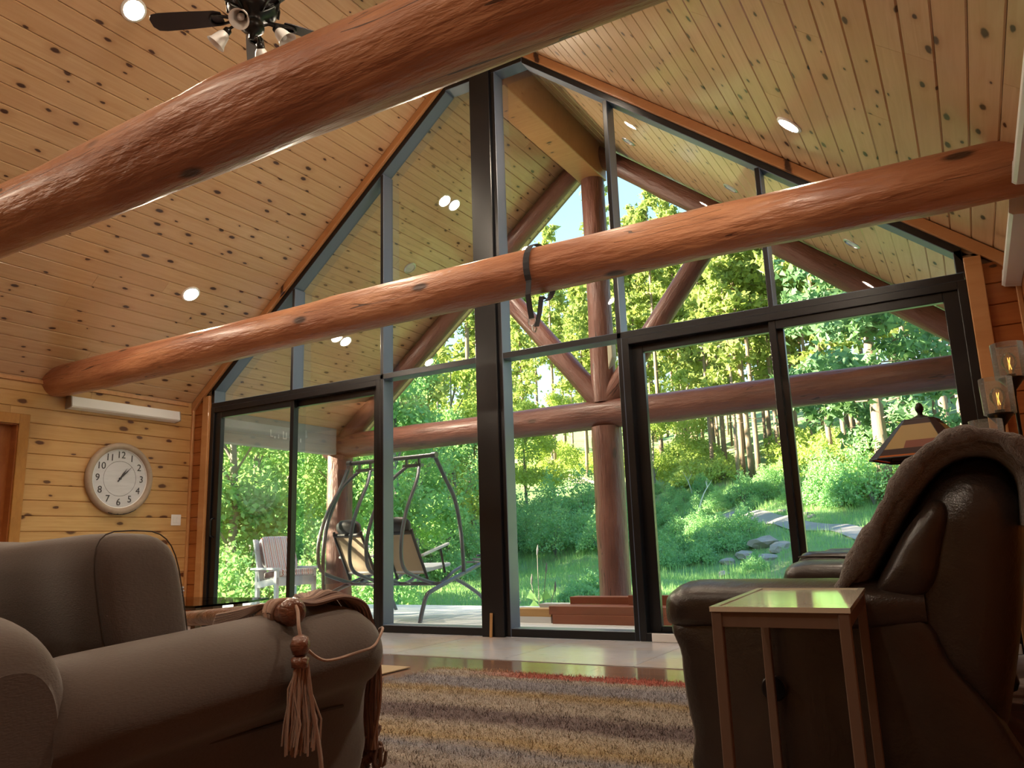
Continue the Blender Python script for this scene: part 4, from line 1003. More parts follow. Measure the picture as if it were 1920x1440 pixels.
mb = MB(); tbox(mb,0,Lw,0,.015,.590,.600); tbox(mb,0,Lw,Ld-.015,Ld,.590,.600); tbox(mb,0,.015,.015,Ld-.015,.590,.600); tbox(mb,Lw-.015,Lw,.015,Ld-.015,.590,.600)
part(mb, 'rim', M['table_white'], tb)
part(tbox(MB(),.004,Lw-.004,.006,.022,.560,.590), 'apron', M['table_leg'], tb); part(tbox(MB(),.004,Lw-.004,Ld-.022,Ld-.006,.560,.590), 'apron', M['table_leg'], tb)
part(tbox(MB(),.004,.02,.022,Ld-.022,.560,.590), 'apron', M['table_leg'], tb); part(tbox(MB(),Lw-.02,Lw-.004,.022,Ld-.022,.560,.590), 'apron', M['table_leg'], tb)
for a,b_ in ((.002,.002),(Lw-.024,.002),(.002,Ld-.024),(Lw-.024,Ld-.024)): part(tbox(MB(),a,a+.022,b_,b_+.022,0,.590), 'leg', M['table_leg'], tb, bevel=.002, seg=1)
part(tbox(MB(),.024,Lw-.024,.006,.02,.02,.04), 'stretcher', M['table_leg'], tb); part(tbox(MB(),.024,Lw-.024,Ld-.02,Ld-.006,.02,.04), 'stretcher', M['table_leg'], tb)
# ================================================================== lamp table and stained-glass lamp
et = empty('end_table', (3.34,-1.19,0), 'dark wood end table between loveseat and recliner', 'table')
part(MB().box(3.13,3.55,-1.37,-1.04,.57,.60), 'table_top', M['table_leg'], et, bevel=.004)
for x in (3.16,3.52):
    for y in (-1.35,-1.06): part(MB().box(x-.018,x+.018,y-.018,y+.018,0,.57), 'leg', M['table_leg'], et)
LP = Vector((3.335,-1.19,.60))
tl = empty('table_lamp', LP, 'stained-glass table lamp with amber panels and dark finial', 'lamp')
M['bronze'] = plain('dark_bronze', (.018,.014,.011), .4, Metallic=.5)
def sg(name, col): 
    b = N(name); d1_ = b.n('BsdfTranslucent'); d1_.inputs[0].default_value = (*col,1); d2_ = b.n('BsdfPrincipled'); d2_.inputs['Base Color'].default_value = (*col,1); d2_.inputs['Roughness'].default_value = .25
    m_ = b.n('MixShader'); m_.inputs[0].default_value = .5; b.l(d1_.outputs[0], m_.inputs[1]); b.l(d2_.outputs[0], m_.inputs[2]); b.l(m_.outputs[0], b.out.inputs[0]); return b.m
M['sg_amber'] = sg('amber_glass', (.58,.42,.19)); M['sg_rose'] = sg('rose_glass', (.34,.13,.09)); M['sg_dark'] = sg('dark_art_glass', (.085,.045,.04)); M['sg_orange'] = sg('orange_glass', (.60,.16,.03))
part(MB().lathe([(.10,0),(.105,.012),(.07,.03),(.03,.05),(.022,.10),(.03,.20),(.022,.30),(.015,.40),(.012,.76)], LP, 24), 'base', M['bronze'], tl, smooth=50)
ZS0, ZS1 = 1.10-.60, 1.295-.60
R0, R1 = .225, .075; NP = 4
shade = part(MB().lathe([(R1*.9,ZS1+.004),(.03,ZS1+.022),(.012,ZS1+.03)], LP, 16), 'shade_cap', M['bronze'], tl, smooth=40)
rotL = math.radians(-12)
def ring4(r, h):   # square ring with cut corners -> 8 points
    P = []
    for k in range(4):
        a = rotL+k*PI/2; e1 = Vector((math.cos(a),math.sin(a),0)); e2 = Vector((-math.sin(a),math.cos(a),0))
        P += [LP+e1*r-e2*r*.72+Vector((0,0,h)), LP+e1*r+e2*r*.72+Vector((0,0,h))]
    return P
def lerp(a, c, t): return a+(c-a)*t
B_, T_ = ring4(R0,ZS0), ring4(R1,ZS1)
def panel(p0,p1,p2,p3,name,mat):   # p0p1 bottom, p2p3 top
    c = LP+Vector((0,0,(ZS0+ZS1)/2)); nn = (p1-p0).cross(p3-p0).normalized()
    if nn.dot((p0+p2)/2-c) < 0: nn = -nn
    part(MB().hexa([p0,p1,p2,p3],[p0+nn*.003,p1+nn*.003,p2+nn*.003,p3+nn*.003]), name, mat, tl)
def lead(p, q, r=.0035): part(MB().tube([p,q], r, 5), 'lead_came', M['bronze'], tl)
for k in range(8):
    b0,b1,t1,t0 = B_[k],B_[(k+1)%8],T_[(k+1)%8],T_[k]; wide = k % 2 == 0
    lead(b0,t0); lead(b0,b1,.005); lead(t0,t1,.005)
    bands = [(0,.06,'sg_orange'),(.06,.22,'sg_dark'),(.22,.42,'sg_rose'),(.42,.86,'sg_amber'),(.86,1,'sg_dark')]
    for f0,f1,mt in bands:
        cols = (3 if wide and f0 >= .22 and f0 < .8 else 1)
        for c in range(cols):
            u0,u1 = c/cols,(c+1)/cols
            lo0,lo1 = lerp(b0,t0,f0),lerp(b1,t1,f0); hi0,hi1 = lerp(b0,t0,f1),lerp(b1,t1,f1)
            mm = 'sg_dark' if not wide else mt
            if wide and mt == 'sg_rose' and c == 0: mm = 'sg_amber'
            panel(lerp(lo0,lo1,u0),lerp(lo0,lo1,u1),lerp(hi0,hi1,u1),lerp(hi0,hi1,u0),'glass_panel',M[mm])
            if c: lead(lerp(lo0,lo1,u0),lerp(hi0,hi1,u0),.003)
        lead(lerp(b0,t0,f0),lerp(b1,t1,f0),.003)
part(MB().lathe([(.008,ZS1+.02),(.014,ZS1+.03),(.010,ZS1+.036),(.020,ZS1+.055),(.020,ZS1+.07),(.012,ZS1+.088),(.002,ZS1+.095)], LP, 16), 'finial', M['bronze'], tl, smooth=60)
# ================================================================== floor lamp with three glass shades
FLP = Vector((3.735,-1.60,0))
flm = empty('floor_lamp', FLP, 'black floor lamp with three seeded glass cylinder shades and amber bulbs', 'lamp')
part(MB().lathe([(.145,0),(.15,.012),(.14,.02),(.05,.035),(.018,.05),(.016,.07)], FLP, 32), 'base', M['fan_black'], flm, smooth=40)
part(MB().lathe([(.011,.06),(.011,1.05)], FLP, 12), 'pole', M['fan_black'], flm, smooth=40)
for k,(px,py) in enumerate(((1897,711),(1876,778),(1858,858))):
    yk = (-1.56,-1.64,-1.68)[k]; c = onY(px,py,yk)
    arm = part(MB().tube(smoothpath([FLP+Vector((0,0,.70-.1*k)), FLP+Vector((0,0,.8-.1*k))+(Vector((c.x,c.y,0))-FLP)*.4, (c.x,c.y,c.z-.16), (c.x,c.y,c.z-.02)],6), .008, 8), 'lamp_arm', M['fan_black'], flm, smooth=60)
    part(MB().lathe([(.009,-.08),(.012,-.05),(.042,-.012),(.052,-.002),(.052,.006),(.02,.01)], c, 20), 'shade_cup', M['fan_black'], flm, parent=arm, smooth=40)
    part(MB().lathe([(.02,.008),(.02,.022)], c, 16), 'bulb_socket', M['fan_black'], flm, parent=arm, smooth=40)
    gsh = part(MB().lathe([(.064,.004),(.067,.165),(.0645,.165),(.0615,.004)], c, 28, cap=False), 'glass_shade', M['seeded'], flm, smooth=40)
    part(MB().lathe([(.010,.02),(.014,.035),(.032,.075),(.030,.098),(.016,.12),(.002,.126)], c, 18), 'light_bulb', M['bulb'], flm, parent=gsh, smooth=60)
    part(MB().tube([c+Vector((.006*math.cos(i*2.1),.006*math.sin(i*2.1),.045+.055*(i%2))) for i in range(7)], .0017, 5), 'filament', M['filament'], flm, parent=gsh)
# ================================================================== glass coffee table
b = N('tabletop_glass'); tr = b.n('BsdfTransparent'); tr.inputs[0].default_value = (.86,.90,.88,1); gl = b.n('BsdfGlossy'); gl.inputs['Roughness'].default_value = .03
fr = b.n('Fresnel'); fr.inputs[0].default_value = 1.6; ms = b.n('MixShader'); b.l(fr.outputs[0], ms.inputs[0]); b.l(tr.outputs[0], ms.inputs[1]); b.l(gl.outputs[0], ms.inputs[2]); b.l(ms.outputs[0], b.out.inputs[0])
M['tabletop_glass'] = b.m
gt = empty('glass_table', (-.9,-2.2,0), 'low table with pale glass top behind the sofa cushion', 'table')
part(MB().prism([(-1.85,-2.62,.44),(-.42,-2.62,.44),(-.40,-2.25,.44),(-.52,-1.98,.44),(-1.85,-1.98,.44)], (0,0,.012)), 'glass_top', M['tabletop_glass'], gt)
for x,y in ((-1.75,-2.5),(-.62,-2.45),(-1.75,-2.08),(-.66,-2.1)):
    part(MB().hexa([Vector((x-.02,y-.02,0)),Vector((x+.02,y-.02,0)),Vector((x+.02,y+.02,0)),Vector((x-.02,y+.02,0))],[Vector((x-.03,y-.02,.44)),Vector((x+.01,y-.02,.44)),Vector((x+.01,y+.02,.44)),Vector((x-.03,y+.02,.44))]), 'leg', M['table_leg'], gt)
part(MB().box(-1.78,-.6,-2.35,-2.28,.40,.438), 'rail', M['table_leg'], gt)
for k,cm in enumerate(((.30,.25,.32),(.10,.09,.16),(.42,.38,.45),(.13,.10,.18),(.40,.36,.40),(.2,.15,.2),(.5,.47,.5))):
    o = MB().box(-.05,.05,-.05,.05,0,.0105).build('coaster', plain('coaster_%d_tone' % k, cm, .5), None, bevel=.002); o.location = (-1.30+.004*math.sin(k*2),-2.12+.003*math.cos(k*3),.452+.011*k)
    tag(o, ('bottom','second lowest','third lowest','middle','third highest','second highest','top')[k]+' square coaster in the stack on the glass table', 'coaster', 'coasters stacked on the glass table')
# ================================================================== double porch swing
sw = empty('porch_swing', (-2.3,1.5,DKZ), 'grey tubular double porch swing with beige mesh seats and black headrests', 'swing')
M['tube'] = plain('grey_powder_coat', (.085,.095,.11), .35, Metallic=.3)
M['sling'] = fabric('beige_sling', (.42,.33,.22), (.33,.25,.165), 500)
M['vinyl'] = plain('black_vinyl', (.018,.020,.024), .5)
XA, XB = -1.62, -3.0; rt = .024
def pth(X, yz, n=6): return smoothpath([(X,y,z) for y,z in yz], n)
for X in (XA, XB):
    part(MB().tube(pth(X,[(1.09,DKZ+.0),(1.15,.12),(1.215,.235),(1.33,.285),(1.715,.384),(2.33,.536)],5), rt, 10), 'base_runner', M['tube'], sw, smooth=60)
    part(MB().tube(pth(X,[(2.42,DKZ),(2.30,.14),(2.02,.28),(1.75,.385)],5), rt*.9, 10), 'rear_leg', M['tube'], sw, smooth=60)
part(MB().tube([(XB-.02,1.55,.34),(XA+.02,1.55,.34)], rt*.85, 10), 'cross_bar', M['tube'], sw, smooth=60)
part(MB().tube([(-2.92,1.45,1.755),(-1.66,1.43,1.755)], .026, 10), 'top_bar', M['tube'], sw, smooth=60)
for X in (-2.92,-1.66): part(MB().lathe([(.0,-.03),(.036,-.03),(.036,.03),(.0,.03)], (X,1.44,1.755), 14, 'x'), 'top_joint', M['tube'], sw, smooth=40)
part(MB().tube(smoothpath([(-1.66,1.44,1.755),(-1.64,1.60,1.52),(-1.62,1.77,1.27),(-1.62,1.88,.92),(-1.62,1.92,.58),(-1.62,1.93,.42)],6), rt, 10), 'side_arch', M['tube'], sw, smooth=60)
part(MB().tube(smoothpath([(-2.92,1.45,1.755),(-2.96,1.36,1.50),(-3.0,1.18,1.10),(-3.0,1.11,.81),(-3.0,1.10,.55),(-3.0,1.12,.24)],6), rt, 10), 'side_arch', M['tube'], sw, smooth=60)
hang = [(1.45,1.655),(1.30,1.46),(1.10,1.15),(1.00,.86),(.99,.64),(1.04,.52),(1.15,.46),(1.42,.38),(1.62,.335),(1.76,.36),(1.95,.45),(2.12,.50)]
for X0, X1 in ((-2.97,-2.50),(-2.26,-1.78)):
    part(MB().box(X0+.16,X1-.06,1.42,1.48,1.64,1.675), 'hanger_plate', M['tube'], sw)
    for x in (X0+.2,X1-.1): part(MB().box(x-.012,x+.012,1.437,1.463,1.665,1.75), 'hanger_link', M['tube'], sw)
    for X, xt in ((X0,X0+.2),(X1,X1-.1)):
        hp = [((xt if i == 0 else X+(xt-X)*max(0,.5-i*.2)),y,z) for i,(y,z) in enumerate(hang)]
        part(MB().tube(smoothpath(hp,6), .021, 10), 'hanger_loop', M['tube'], sw, smooth=60)
    # back, seat and armrests
    bx0, bx1 = X0+.03, X1-.03
    lo, hi = Vector((0,1.46,.45)), Vector((0,1.22,.89))
    def P(x, t, off=0): q = lo+(hi-lo)*t; return Vector((x,q.y+off,q.z))
    part(MB().hexa([P(bx0,0),P(bx1,0),P(bx1,1),P(bx0,1)],[P(bx0,0,.008),P(bx1,0,.008),P(bx1,1,.008),P(bx0,1,.008)]), 'back_sling', M['sling'], sw)
    for x in (bx0,bx1): part(MB().tube(smoothpath([P(x,-.12),P(x,.3),P(x,1),P(x,1.1,.02)],5), .017, 8), 'back_rail', M['vinyl'], sw, smooth=60)
    part(MB().tube([P(bx0,1.03),P(bx1,1.03)], .022, 8), 'top_rail', M['vinyl'], sw, smooth=60)
    mb = MB().lathe([(.015,-.17),(.055,-.155),(.085,-.10),(.092,0),(.085,.10),(.055,.155),(.015,.17)], (0,0,0), 18, 'x')
    mb.v = [((bx0+bx1)/2+x, 1.23+y*.75, .985+z*1.0-.25*y) for x,y,z in mb.v]
    part(mb, 'headrest', M['vinyl'], sw, smooth=70)
    part(MB().hexa([(bx0,1.44,.46),(bx1,1.44,.46),(bx1,1.95,.52),(bx0,1.95,.52)],[(bx0,1.44,.50),(bx1,1.44,.50),(bx1,1.95,.56),(bx0,1.95,.56)]), 'seat_pad', plain('pale_seat_pad', (.55,.56,.58), .7), sw, bevel=.015)
    for x in (X0+.0,X1): 
        ar_ = part(MB().hexa([(x-.025,1.35,.64),(x+.025,1.35,.64),(x+.025,1.85,.76),(x-.025,1.85,.76)],[(x-.025,1.35,.665),(x+.025,1.35,.665),(x+.025,1.85,.785),(x-.025,1.85,.785)]), 'armrest', plain('pale_arm', (.52,.54,.57), .5), sw, bevel=.006)
        part(MB().tube([(x,1.70,.72),(x,1.78,.45)], .014, 8), 'arm_strut', M['vinyl'], sw, parent=ar_, smooth=60)
for y,z in ((2.20,.53),(2.33,.56)): part(MB().tube([(XA-.14,y,z+.02),(XA+.04,y,z+.02)], .012, 8), 'footrest_peg', M['tube'], sw)
part(MB().tube([(XA-.03,2.25,.62),(XA+.03,2.40,.63)], .013, 8), 'footrest_peg', M['vinyl'], sw)
# ================================================================== rocking chair
CP = Vector((-4.70,2.18,DKZ)); ca_ = math.radians(-14)
M['white_wood'] = plain('white_painted_wood', (.62,.64,.66), .55)
b = N('striped_canvas'); v, _ = objcoord(b, False)
sx_ = b.n('SeparateXYZ'); b.l(v, sx_.inputs[0])
t = b.math('FRACT', b.math('MULTIPLY', sx_.outputs[1], 11.0))
col = b.ramp(t, [(0,(.78,.74,.72)),(.20,(.08,.05,.07)),(.28,(.76,.72,.70)),(.46,(.42,.09,.065)),(.58,(.80,.77,.75)),(.74,(.12,.10,.14)),(.80,(.78,.74,.72)),(.92,(.46,.14,.09))], 'CONSTANT')
M['stripe'] = b.bsdf(col, .9)
rk = empty('rocking_chair', CP, 'white wooden rocking chair with red striped cushions on the deck', 'chair', rz=ca_)
def rp(mb, nm, mat, par=None, **k):
    o = mb.build(nm, mat, None, **k); o.parent = par or rk; return o
# local: +x front, y lateral
for s in (-1,1):
    y = s*.28
    arc = [(1.05*math.sin(a)-.02, 1.07-1.05*math.cos(a)-.02) for a in [math.radians(-24+5.2*i) for i in range(10)]]
    rp(MB().rings([[(x,y-.02,max(z-.0,0)),(x,y+.02,max(z-.0,0)),(x,y+.02,z+.055),(x,y-.02,z+.055)] for x,z in arc]), 'rocker', M['white_wood'])
    rp(MB().box(.20,.26,y-.022,y+.022,.04,.54), 'leg', M['white_wood'], bevel=.004)
    rp(MB().hexa([(-.30,y-.022,.05),(-.24,y-.022,.05),(-.24,y+.022,.05),(-.30,y+.022,.05)],[(-.32,y-.022,.54),(-.26,y-.022,.54),(-.26,y+.022,.54),(-.32,y+.022,.54)]), 'leg', M['white_wood'])
    ya_ = s*.308
    rp(MB().prism([(-.36,ya_-.05,.54),(.30,ya_-.05,.54),(.34,ya_,.54),(.30,ya_+.05,.54),(-.36,ya_+.05,.54)], (0,0,.028)), 'armrest', M['white_wood'], bevel=.006)
    rp(MB().hexa([(-.26,y-.02,.30),(.26,y-.02,.36),(.26,y+.02,.36),(-.26,y+.02,.30)],[(-.26,y-.02,.38),(.26,y-.02,.44),(.26,y+.02,.44),(-.26,y+.02,.38)]), 'side_rail', M['white_wood'])
    rp(MB().hexa([(-.20,y*.95-.03,.30),(-.16,y*.95-.03,.30),(-.16,y*.95+.03,.30),(-.20,y*.95+.03,.30)],[(-.42,y*.95-.03,.95),(-.38,y*.95-.03,.95),(-.38,y*.95+.03,.95),(-.42,y*.95+.03,.95)]), 'back_post', M['white_wood'])
rp(MB().box(.22,.26,-.28,.28,.33,.43), 'front_rail', M['white_wood'])
for i in range(5):
    y = -.2+.1*i
    rp(MB().hexa([(-.19,y-.035,.34),(-.175,y-.035,.34),(-.175,y+.035,.34),(-.19,y+.035,.34)],[(-.405,y-.035,.93),(-.39,y-.035,.93),(-.39,y+.035,.93),(-.405,y+.035,.93)]), 'back_slat', M['white_wood'])
for i in range(6):
    x = -.2+.085*i; z = .375+.06*(x+.26)/.52
    rp(MB().box(x-.035,x+.035,-.26,.26,z,z+.018), 'seat_slat', M['white_wood'])
bc = empty('back_cushion', CP, 'striped red and grey cushion against the rocking chair back', 'cushion', rz=ca_)
mb = loft(superprof([(-.165,.525),(-.105,.54),(-.20,.78),(-.28,.97),(-.35,.97),(-.358,.90),(-.25,.62)],5),'y',pillow_st(-.25,.25,14,7)); o = mb.build('pad', M['stripe'], None, smooth=60); o.parent = bc
for s in (-1,1): o = MB().tube(smoothpath([(-.30,s*.235,.80),(-.308,s*.285,.80),(-.325,s*.306,.795),(-.37,s*.306,.78),(-.39,s*.306,.73)],4), .006, 6).build('tie', M['stripe'], None); o.parent = bc
sc_ = empty('seat_cushion', CP, 'striped red and grey cushion on the rocking chair seat', 'cushion', rz=ca_)
mb = loft(superprof([(-.20,.405),(.28,.455),(.31,.50),(.27,.545),(-.18,.505),(-.22,.455)],5),'y',pillow_st(-.25,.25,14,8)); o = mb.build('pad', M['stripe'], None, smooth=60); o.parent = sc_
# ================================================================== hillside
def hnoise(x, y):
    return .22*math.sin(x*.31+1.3)*math.sin(y*.27+.4)+.12*math.sin(x*.83+y*.41)+.07*math.sin(x*1.7-y*1.3)
def gz(x, y):
    s = y + .35*x
    z = -.50
    if s > 16.5: z += .245*(s-16.5) if s > 19 else .245*(s-16.5)**2/5.0
    if s > 19: z -= .245*1.25
    w_ = min(1, max(0,(s-9)/10))
    z += hnoise(x,y)*w_*1.2
    # rising bank on the left
    l = -x-9.5-.25*(y-3)
    if l > 0: z += min(4.0,.16*l)
    return z
def hit(px, py, tmax=140):
    d = ray(px,py); d = d/math.hypot(d.x,d.y); t = 9.0
    while t < tmax:
        p = CAM+d*t
        if p.z <= gz(p.x,p.y): return p
        t += .15
    return CAM+d*tmax
b = N('meadow_ground'); tc = b.n('TexCoord').outputs['Object']
n1 = b.noise(tc, .35, 4); n2 = b.noise(tc, 5.0, 5, .7); n3 = b.noise(tc, 30, 3, .7)
col = b.mix(n2, (.22,.40,.14), (.32,.48,.20)); col = b.mix(b.ramp(n1, [(.50,(0,0,0)),(.68,(1,1,1))]), col, (.42,.38,.20))
col = b.mix(b.math('MULTIPLY', n3, .5), col, (.15,.26,.10))
M['ground'] = b.bsdf(col, .95, n3, .8, .08)
gx = np.concatenate([np.linspace(-75,-30,16)[:-1], np.linspace(-30,16,116)[:-1], np.linspace(16,60,16)])
gy = np.concatenate([np.linspace(-30,3.2,14)[:-1], np.linspace(3.2,45,110)[:-1], np.linspace(45,110,30)])
vs = [(x,y,gz(x,y)) for y in gy for x in gx]; nx = len(gx)
mb = MB(); mb.add(vs, [(j*nx+i,j*nx+i+1,(j+1)*nx+i+1,(j+1)*nx+i) for j in range(len(gy)-1) for i in range(nx-1)])
g = mb.build('ground', M['ground'], None, smooth=179); tag(g, 'grassy ground rising from the lawn to a wooded hillside', kind='structure')
# gravel road
M['gravel'] = (lambda b: b.bsdf(b.mix(b.noise(b.n('TexCoord').outputs['Object'], 3, 5), (.36,.33,.32), (.24,.22,.21)), .95))(N('gravel'))
rp_ = [(1375,962),(1400,967),(1440,975),(1485,984),(1540,992),(1610,1003),(1700,1018),(1800,1036)]
c_ = [hit(*p) for p in rp_]; c_ = smoothpath(c_,5); R = []
ROADS = [(c_, .46)]; TREES = []; SHRUBS = []; ROCKS = []
mb = MB(); L_ = []
for i,p in enumerate(c_):
    t = (c_[min(i+1,len(c_)-1)]-c_[max(i-1,0)]); t.z = 0; t.normalize(); nn = Vector((-t.y,t.x,0))
    L_.append([Vector((q.x,q.y,gz(q.x,q.y)+.05)) for q in (p+nn*.46,p+nn*.15,p-nn*.15,p-nn*.46)])
for a,c in zip(L_,L_[1:]):
    for k in range(3): mb.add([a[k],a[k+1],c[k+1],c[k]],[(0,1,2,3)])
o = mb.build('gravel_road', M['gravel'], None, smooth=179); tag(o, 'narrow grey gravel track crossing the slope', 'road')
mb = MB(); L_ = []
t_ = smoothpath([hit(*p) for p in ((960,868),(990,880),(1030,893),(1070,900),(1112,908),(1180,915),(1230,918))],4)
ROADS.append(([Vector((q.x-.3,q.y+.75,0)) for q in t_], .85))
for i,p in enumerate(t_):
    L_.append([Vector((p.x-.3,p.y+.5*k,gz(p.x-.3,p.y+.5*k)+.06)) for k in range(4)])
for a,c in zip(L_,L_[1:]):
    for k in range(3): mb.add([a[k],a[k+1],c[k+1],c[k]],[(0,1,2,3)])
o = mb.build('dirt_track', plain('sunlit_dirt', (.46,.38,.27), .95), None, smooth=179); tag(o, 'sunlit dirt track behind the thicket', 'road')
# nothing grows on the tracks or through a rock or trunk: step back along the line of sight until clear
def gap2(p, q): return math.hypot(p.x-q.x, p.y-q.y)
def roadgap(p, r):
    for line, hw in ROADS:
        for a, c in zip(line, line[1:]):
            for f in (0,.25,.5,.75,1):
                if gap2(p, a+(c-a)*f) < hw+r: return False
    return True
def settle(p, ok, step=.15, most=14.0):
    d = Vector((p.x-CAM.x, p.y-CAM.y, 0)).normalized(); q = Vector((p.x,p.y,0)); t = 0
    while not ok(q) and t < most: q = q+d*step; t += step
    return q if ok(q) else Vector((p.x,p.y,0))
# boulders
b = N('boulder_stone'); v, oi = objcoord(b); n_ = b.noise(v, 5, 5, .6)
M['stone'] = b.bsdf(b.mix(n_, (.42,.36,.33), (.24,.20,.185)), .9, n_, .5, .05)
def boulder(px, py, r, fl, label, seed, group):
    p = settle(hit(px,py), lambda q: roadgap(q, r*.9)); rnd = random.Random(seed); bm = bmesh.new()
    for it in range(60):                 # piled rocks touch without running into each other
        for c, rr in ROCKS:
            g_ = gap2(p,c); need = .92*(r+rr)
            if g_ < need:
                v_ = Vector((p.x-c.x,p.y-c.y,0)); v_ = v_.normalized() if v_.length > .01 else Vector((1,0,0)); p = p+v_*(need-g_)
    ROCKS.append((Vector((p.x,p.y,0)), r)); bmesh.ops.create_icosphere(bm, subdivisions=2, radius=1)
    ph = [rnd.uniform(0,6.28) for _ in range(6)]
    for v_ in bm.verts:
        c = v_.co; k = 1+.16*math.sin(3*c.x+ph[0])*math.sin(2.5*c.y+ph[1])+.12*math.sin(5*c.z+ph[2]+2*c.x)+rnd.uniform(-.07,.07)
        v_.co = Vector((c.x*r*k, c.y*r*.7*k, c.z*r*fl*k))
    me = bpy.data.meshes.new('boulder'); bm.to_mesh(me); bm.free(); me.materials.append(M['stone'])
    o = link('boulder', me, None, (p.x,p.y,gz(p.x,p.y)+r*fl*.35), (rnd.uniform(-.2,.2),rnd.uniform(-.2,.2),rnd.uniform(0,3))); tag(o, label, 'rock', group)
G4 = 'boulders on the slope below the track'
for i,(px,py,r,fl) in enumerate(((1432,1024,.62,.38),(1464,1030,.55,.36),(1408,1040,.40,.45),(1384,1050,.28,.5),(1404,1052,.30,.5),(1440,1050,.45,.3))):
    boulder(px,py,r,fl,('largest flat pinkish boulder of the pile','second flat boulder leaning on the largest one','rounded boulder at the end of the rock pile','small pale stone at the tip of the rock pile','small pale stone beside the rounded boulder','low grey slab in front of the rock pile')[i],60+i,G4)
boulder(1357,1082,.24,.6,'single pale stone in the grass below the rock pile',70,G4)
for i in range(9): boulder(1455+9*i+random.uniform(-4,4),952+3*i+random.uniform(-7,7),random.uniform(.09,.17),.5,'grey stone scattered above the gravel track',80+i,'stones above the track')
# ------------------------------------------------------------------ foliage
def leafmat(name, c, c2, tr=.35, var=.3):
    b = N(name); geo = b.n('NewGeometry'); oi = b.n('ObjectInfo').outputs['Random']
    tc = b.n('TexCoord').outputs['Object']; n_ = b.noise(tc, 1.1, 3); n2_ = b.noise(tc, 11, 1)
    col = b.mix(b.ramp(b.math('ADD', b.math('MULTIPLY', n_, .6), b.math('MULTIPLY', n2_, .4)), [(.38,(0,0,0)),(.62,(1,1,1))]), c, c2); col = b.mix(b.math('MULTIPLY', oi, var), col, (c[0]*.7,c[1]*.85,c[2]*.9))
    d = b.n('BsdfDiffuse'); b.l(col, d.inputs[0]); t = b.n('BsdfTranslucent'); b.l(b.mix(.35, col, (c2[0]*1.5,c2[1]*1.4,c2[2]*.5)), t.inputs[0])
    m_ = b.n('MixShader'); m_.inputs[0].default_value = tr; b.l(d.outputs[0], m_.inputs[1]); b.l(t.outputs[0], m_.inputs[2]); b.l(m_.outputs[0], b.out.inputs[0]); return b.m
M['needle'] = leafmat('pine_needles', (0.25, 0.33, 0.115), (0.37, 0.44, 0.155), .45)
M['needle_blue'] = leafmat('blue_pine_needles', (0.132, 0.248, 0.139), (0.202, 0.341, 0.171), .3)
M['leaf'] = leafmat('broad_leaves', (0.22, 0.42, 0.20), (0.35, 0.55, 0.24), .45)
M['leaf_bush'] = leafmat('bush_leaves', (0.24, 0.46, 0.23), (0.36, 0.58, 0.28), .45)
M['leaf_sun'] = leafmat('yellow_green_leaves', (0.34, 0.45, 0.14), (0.48, 0.58, 0.18), .45)
M['grass'] = leafmat('grass_blades', (0.26, 0.47, 0.20), (0.38, 0.58, 0.25), .45)
b = N('pine_bark'); tc = b.n('TexCoord').outputs['Object']
n_ = b.noise(b.map(tc,(9,9,2.2)), 2, 5, .7)
M['bark'] = b.bsdf(b.mix(n_, (.34,.25,.19), (.17,.115,.085)), .95, n_, .6, .05)
M['bark_grey'] = plain('grey_bark', (.20,.18,.17), .95); M['birch'] = plain('birch_bark', (.62,.62,.60), .8)
def clumps(rs, C, k, size, spread, elong=1.0, up=0.0):
    """k random leaf triangles round every centre"""
    n = len(C); c = np.repeat(C,k,0)+rs.normal(0,1,(n*k,3))*spread
    d = rs.normal(0,1,(n*k,3)); d[:,2] += up; d /= np.linalg.norm(d,axis=1)[:,None]+1e-9
    e = rs.normal(0,1,(n*k,3)); e -= (e*d).sum(1)[:,None]*d; e /= np.linalg.norm(e,axis=1)[:,None]+1e-9
    s = size*rs.uniform(.6,1.35,(n*k,1))
    return c, d*s*elong, e*s
def tris(c,d,e): return np.stack([c-e*.5-d*.3, c+e*.5-d*.3, c+d*.7],1)
def quads(c,d,e): return np.stack([c-d*.6, c+e*.42, c+d*.6, c-e*.42],1)
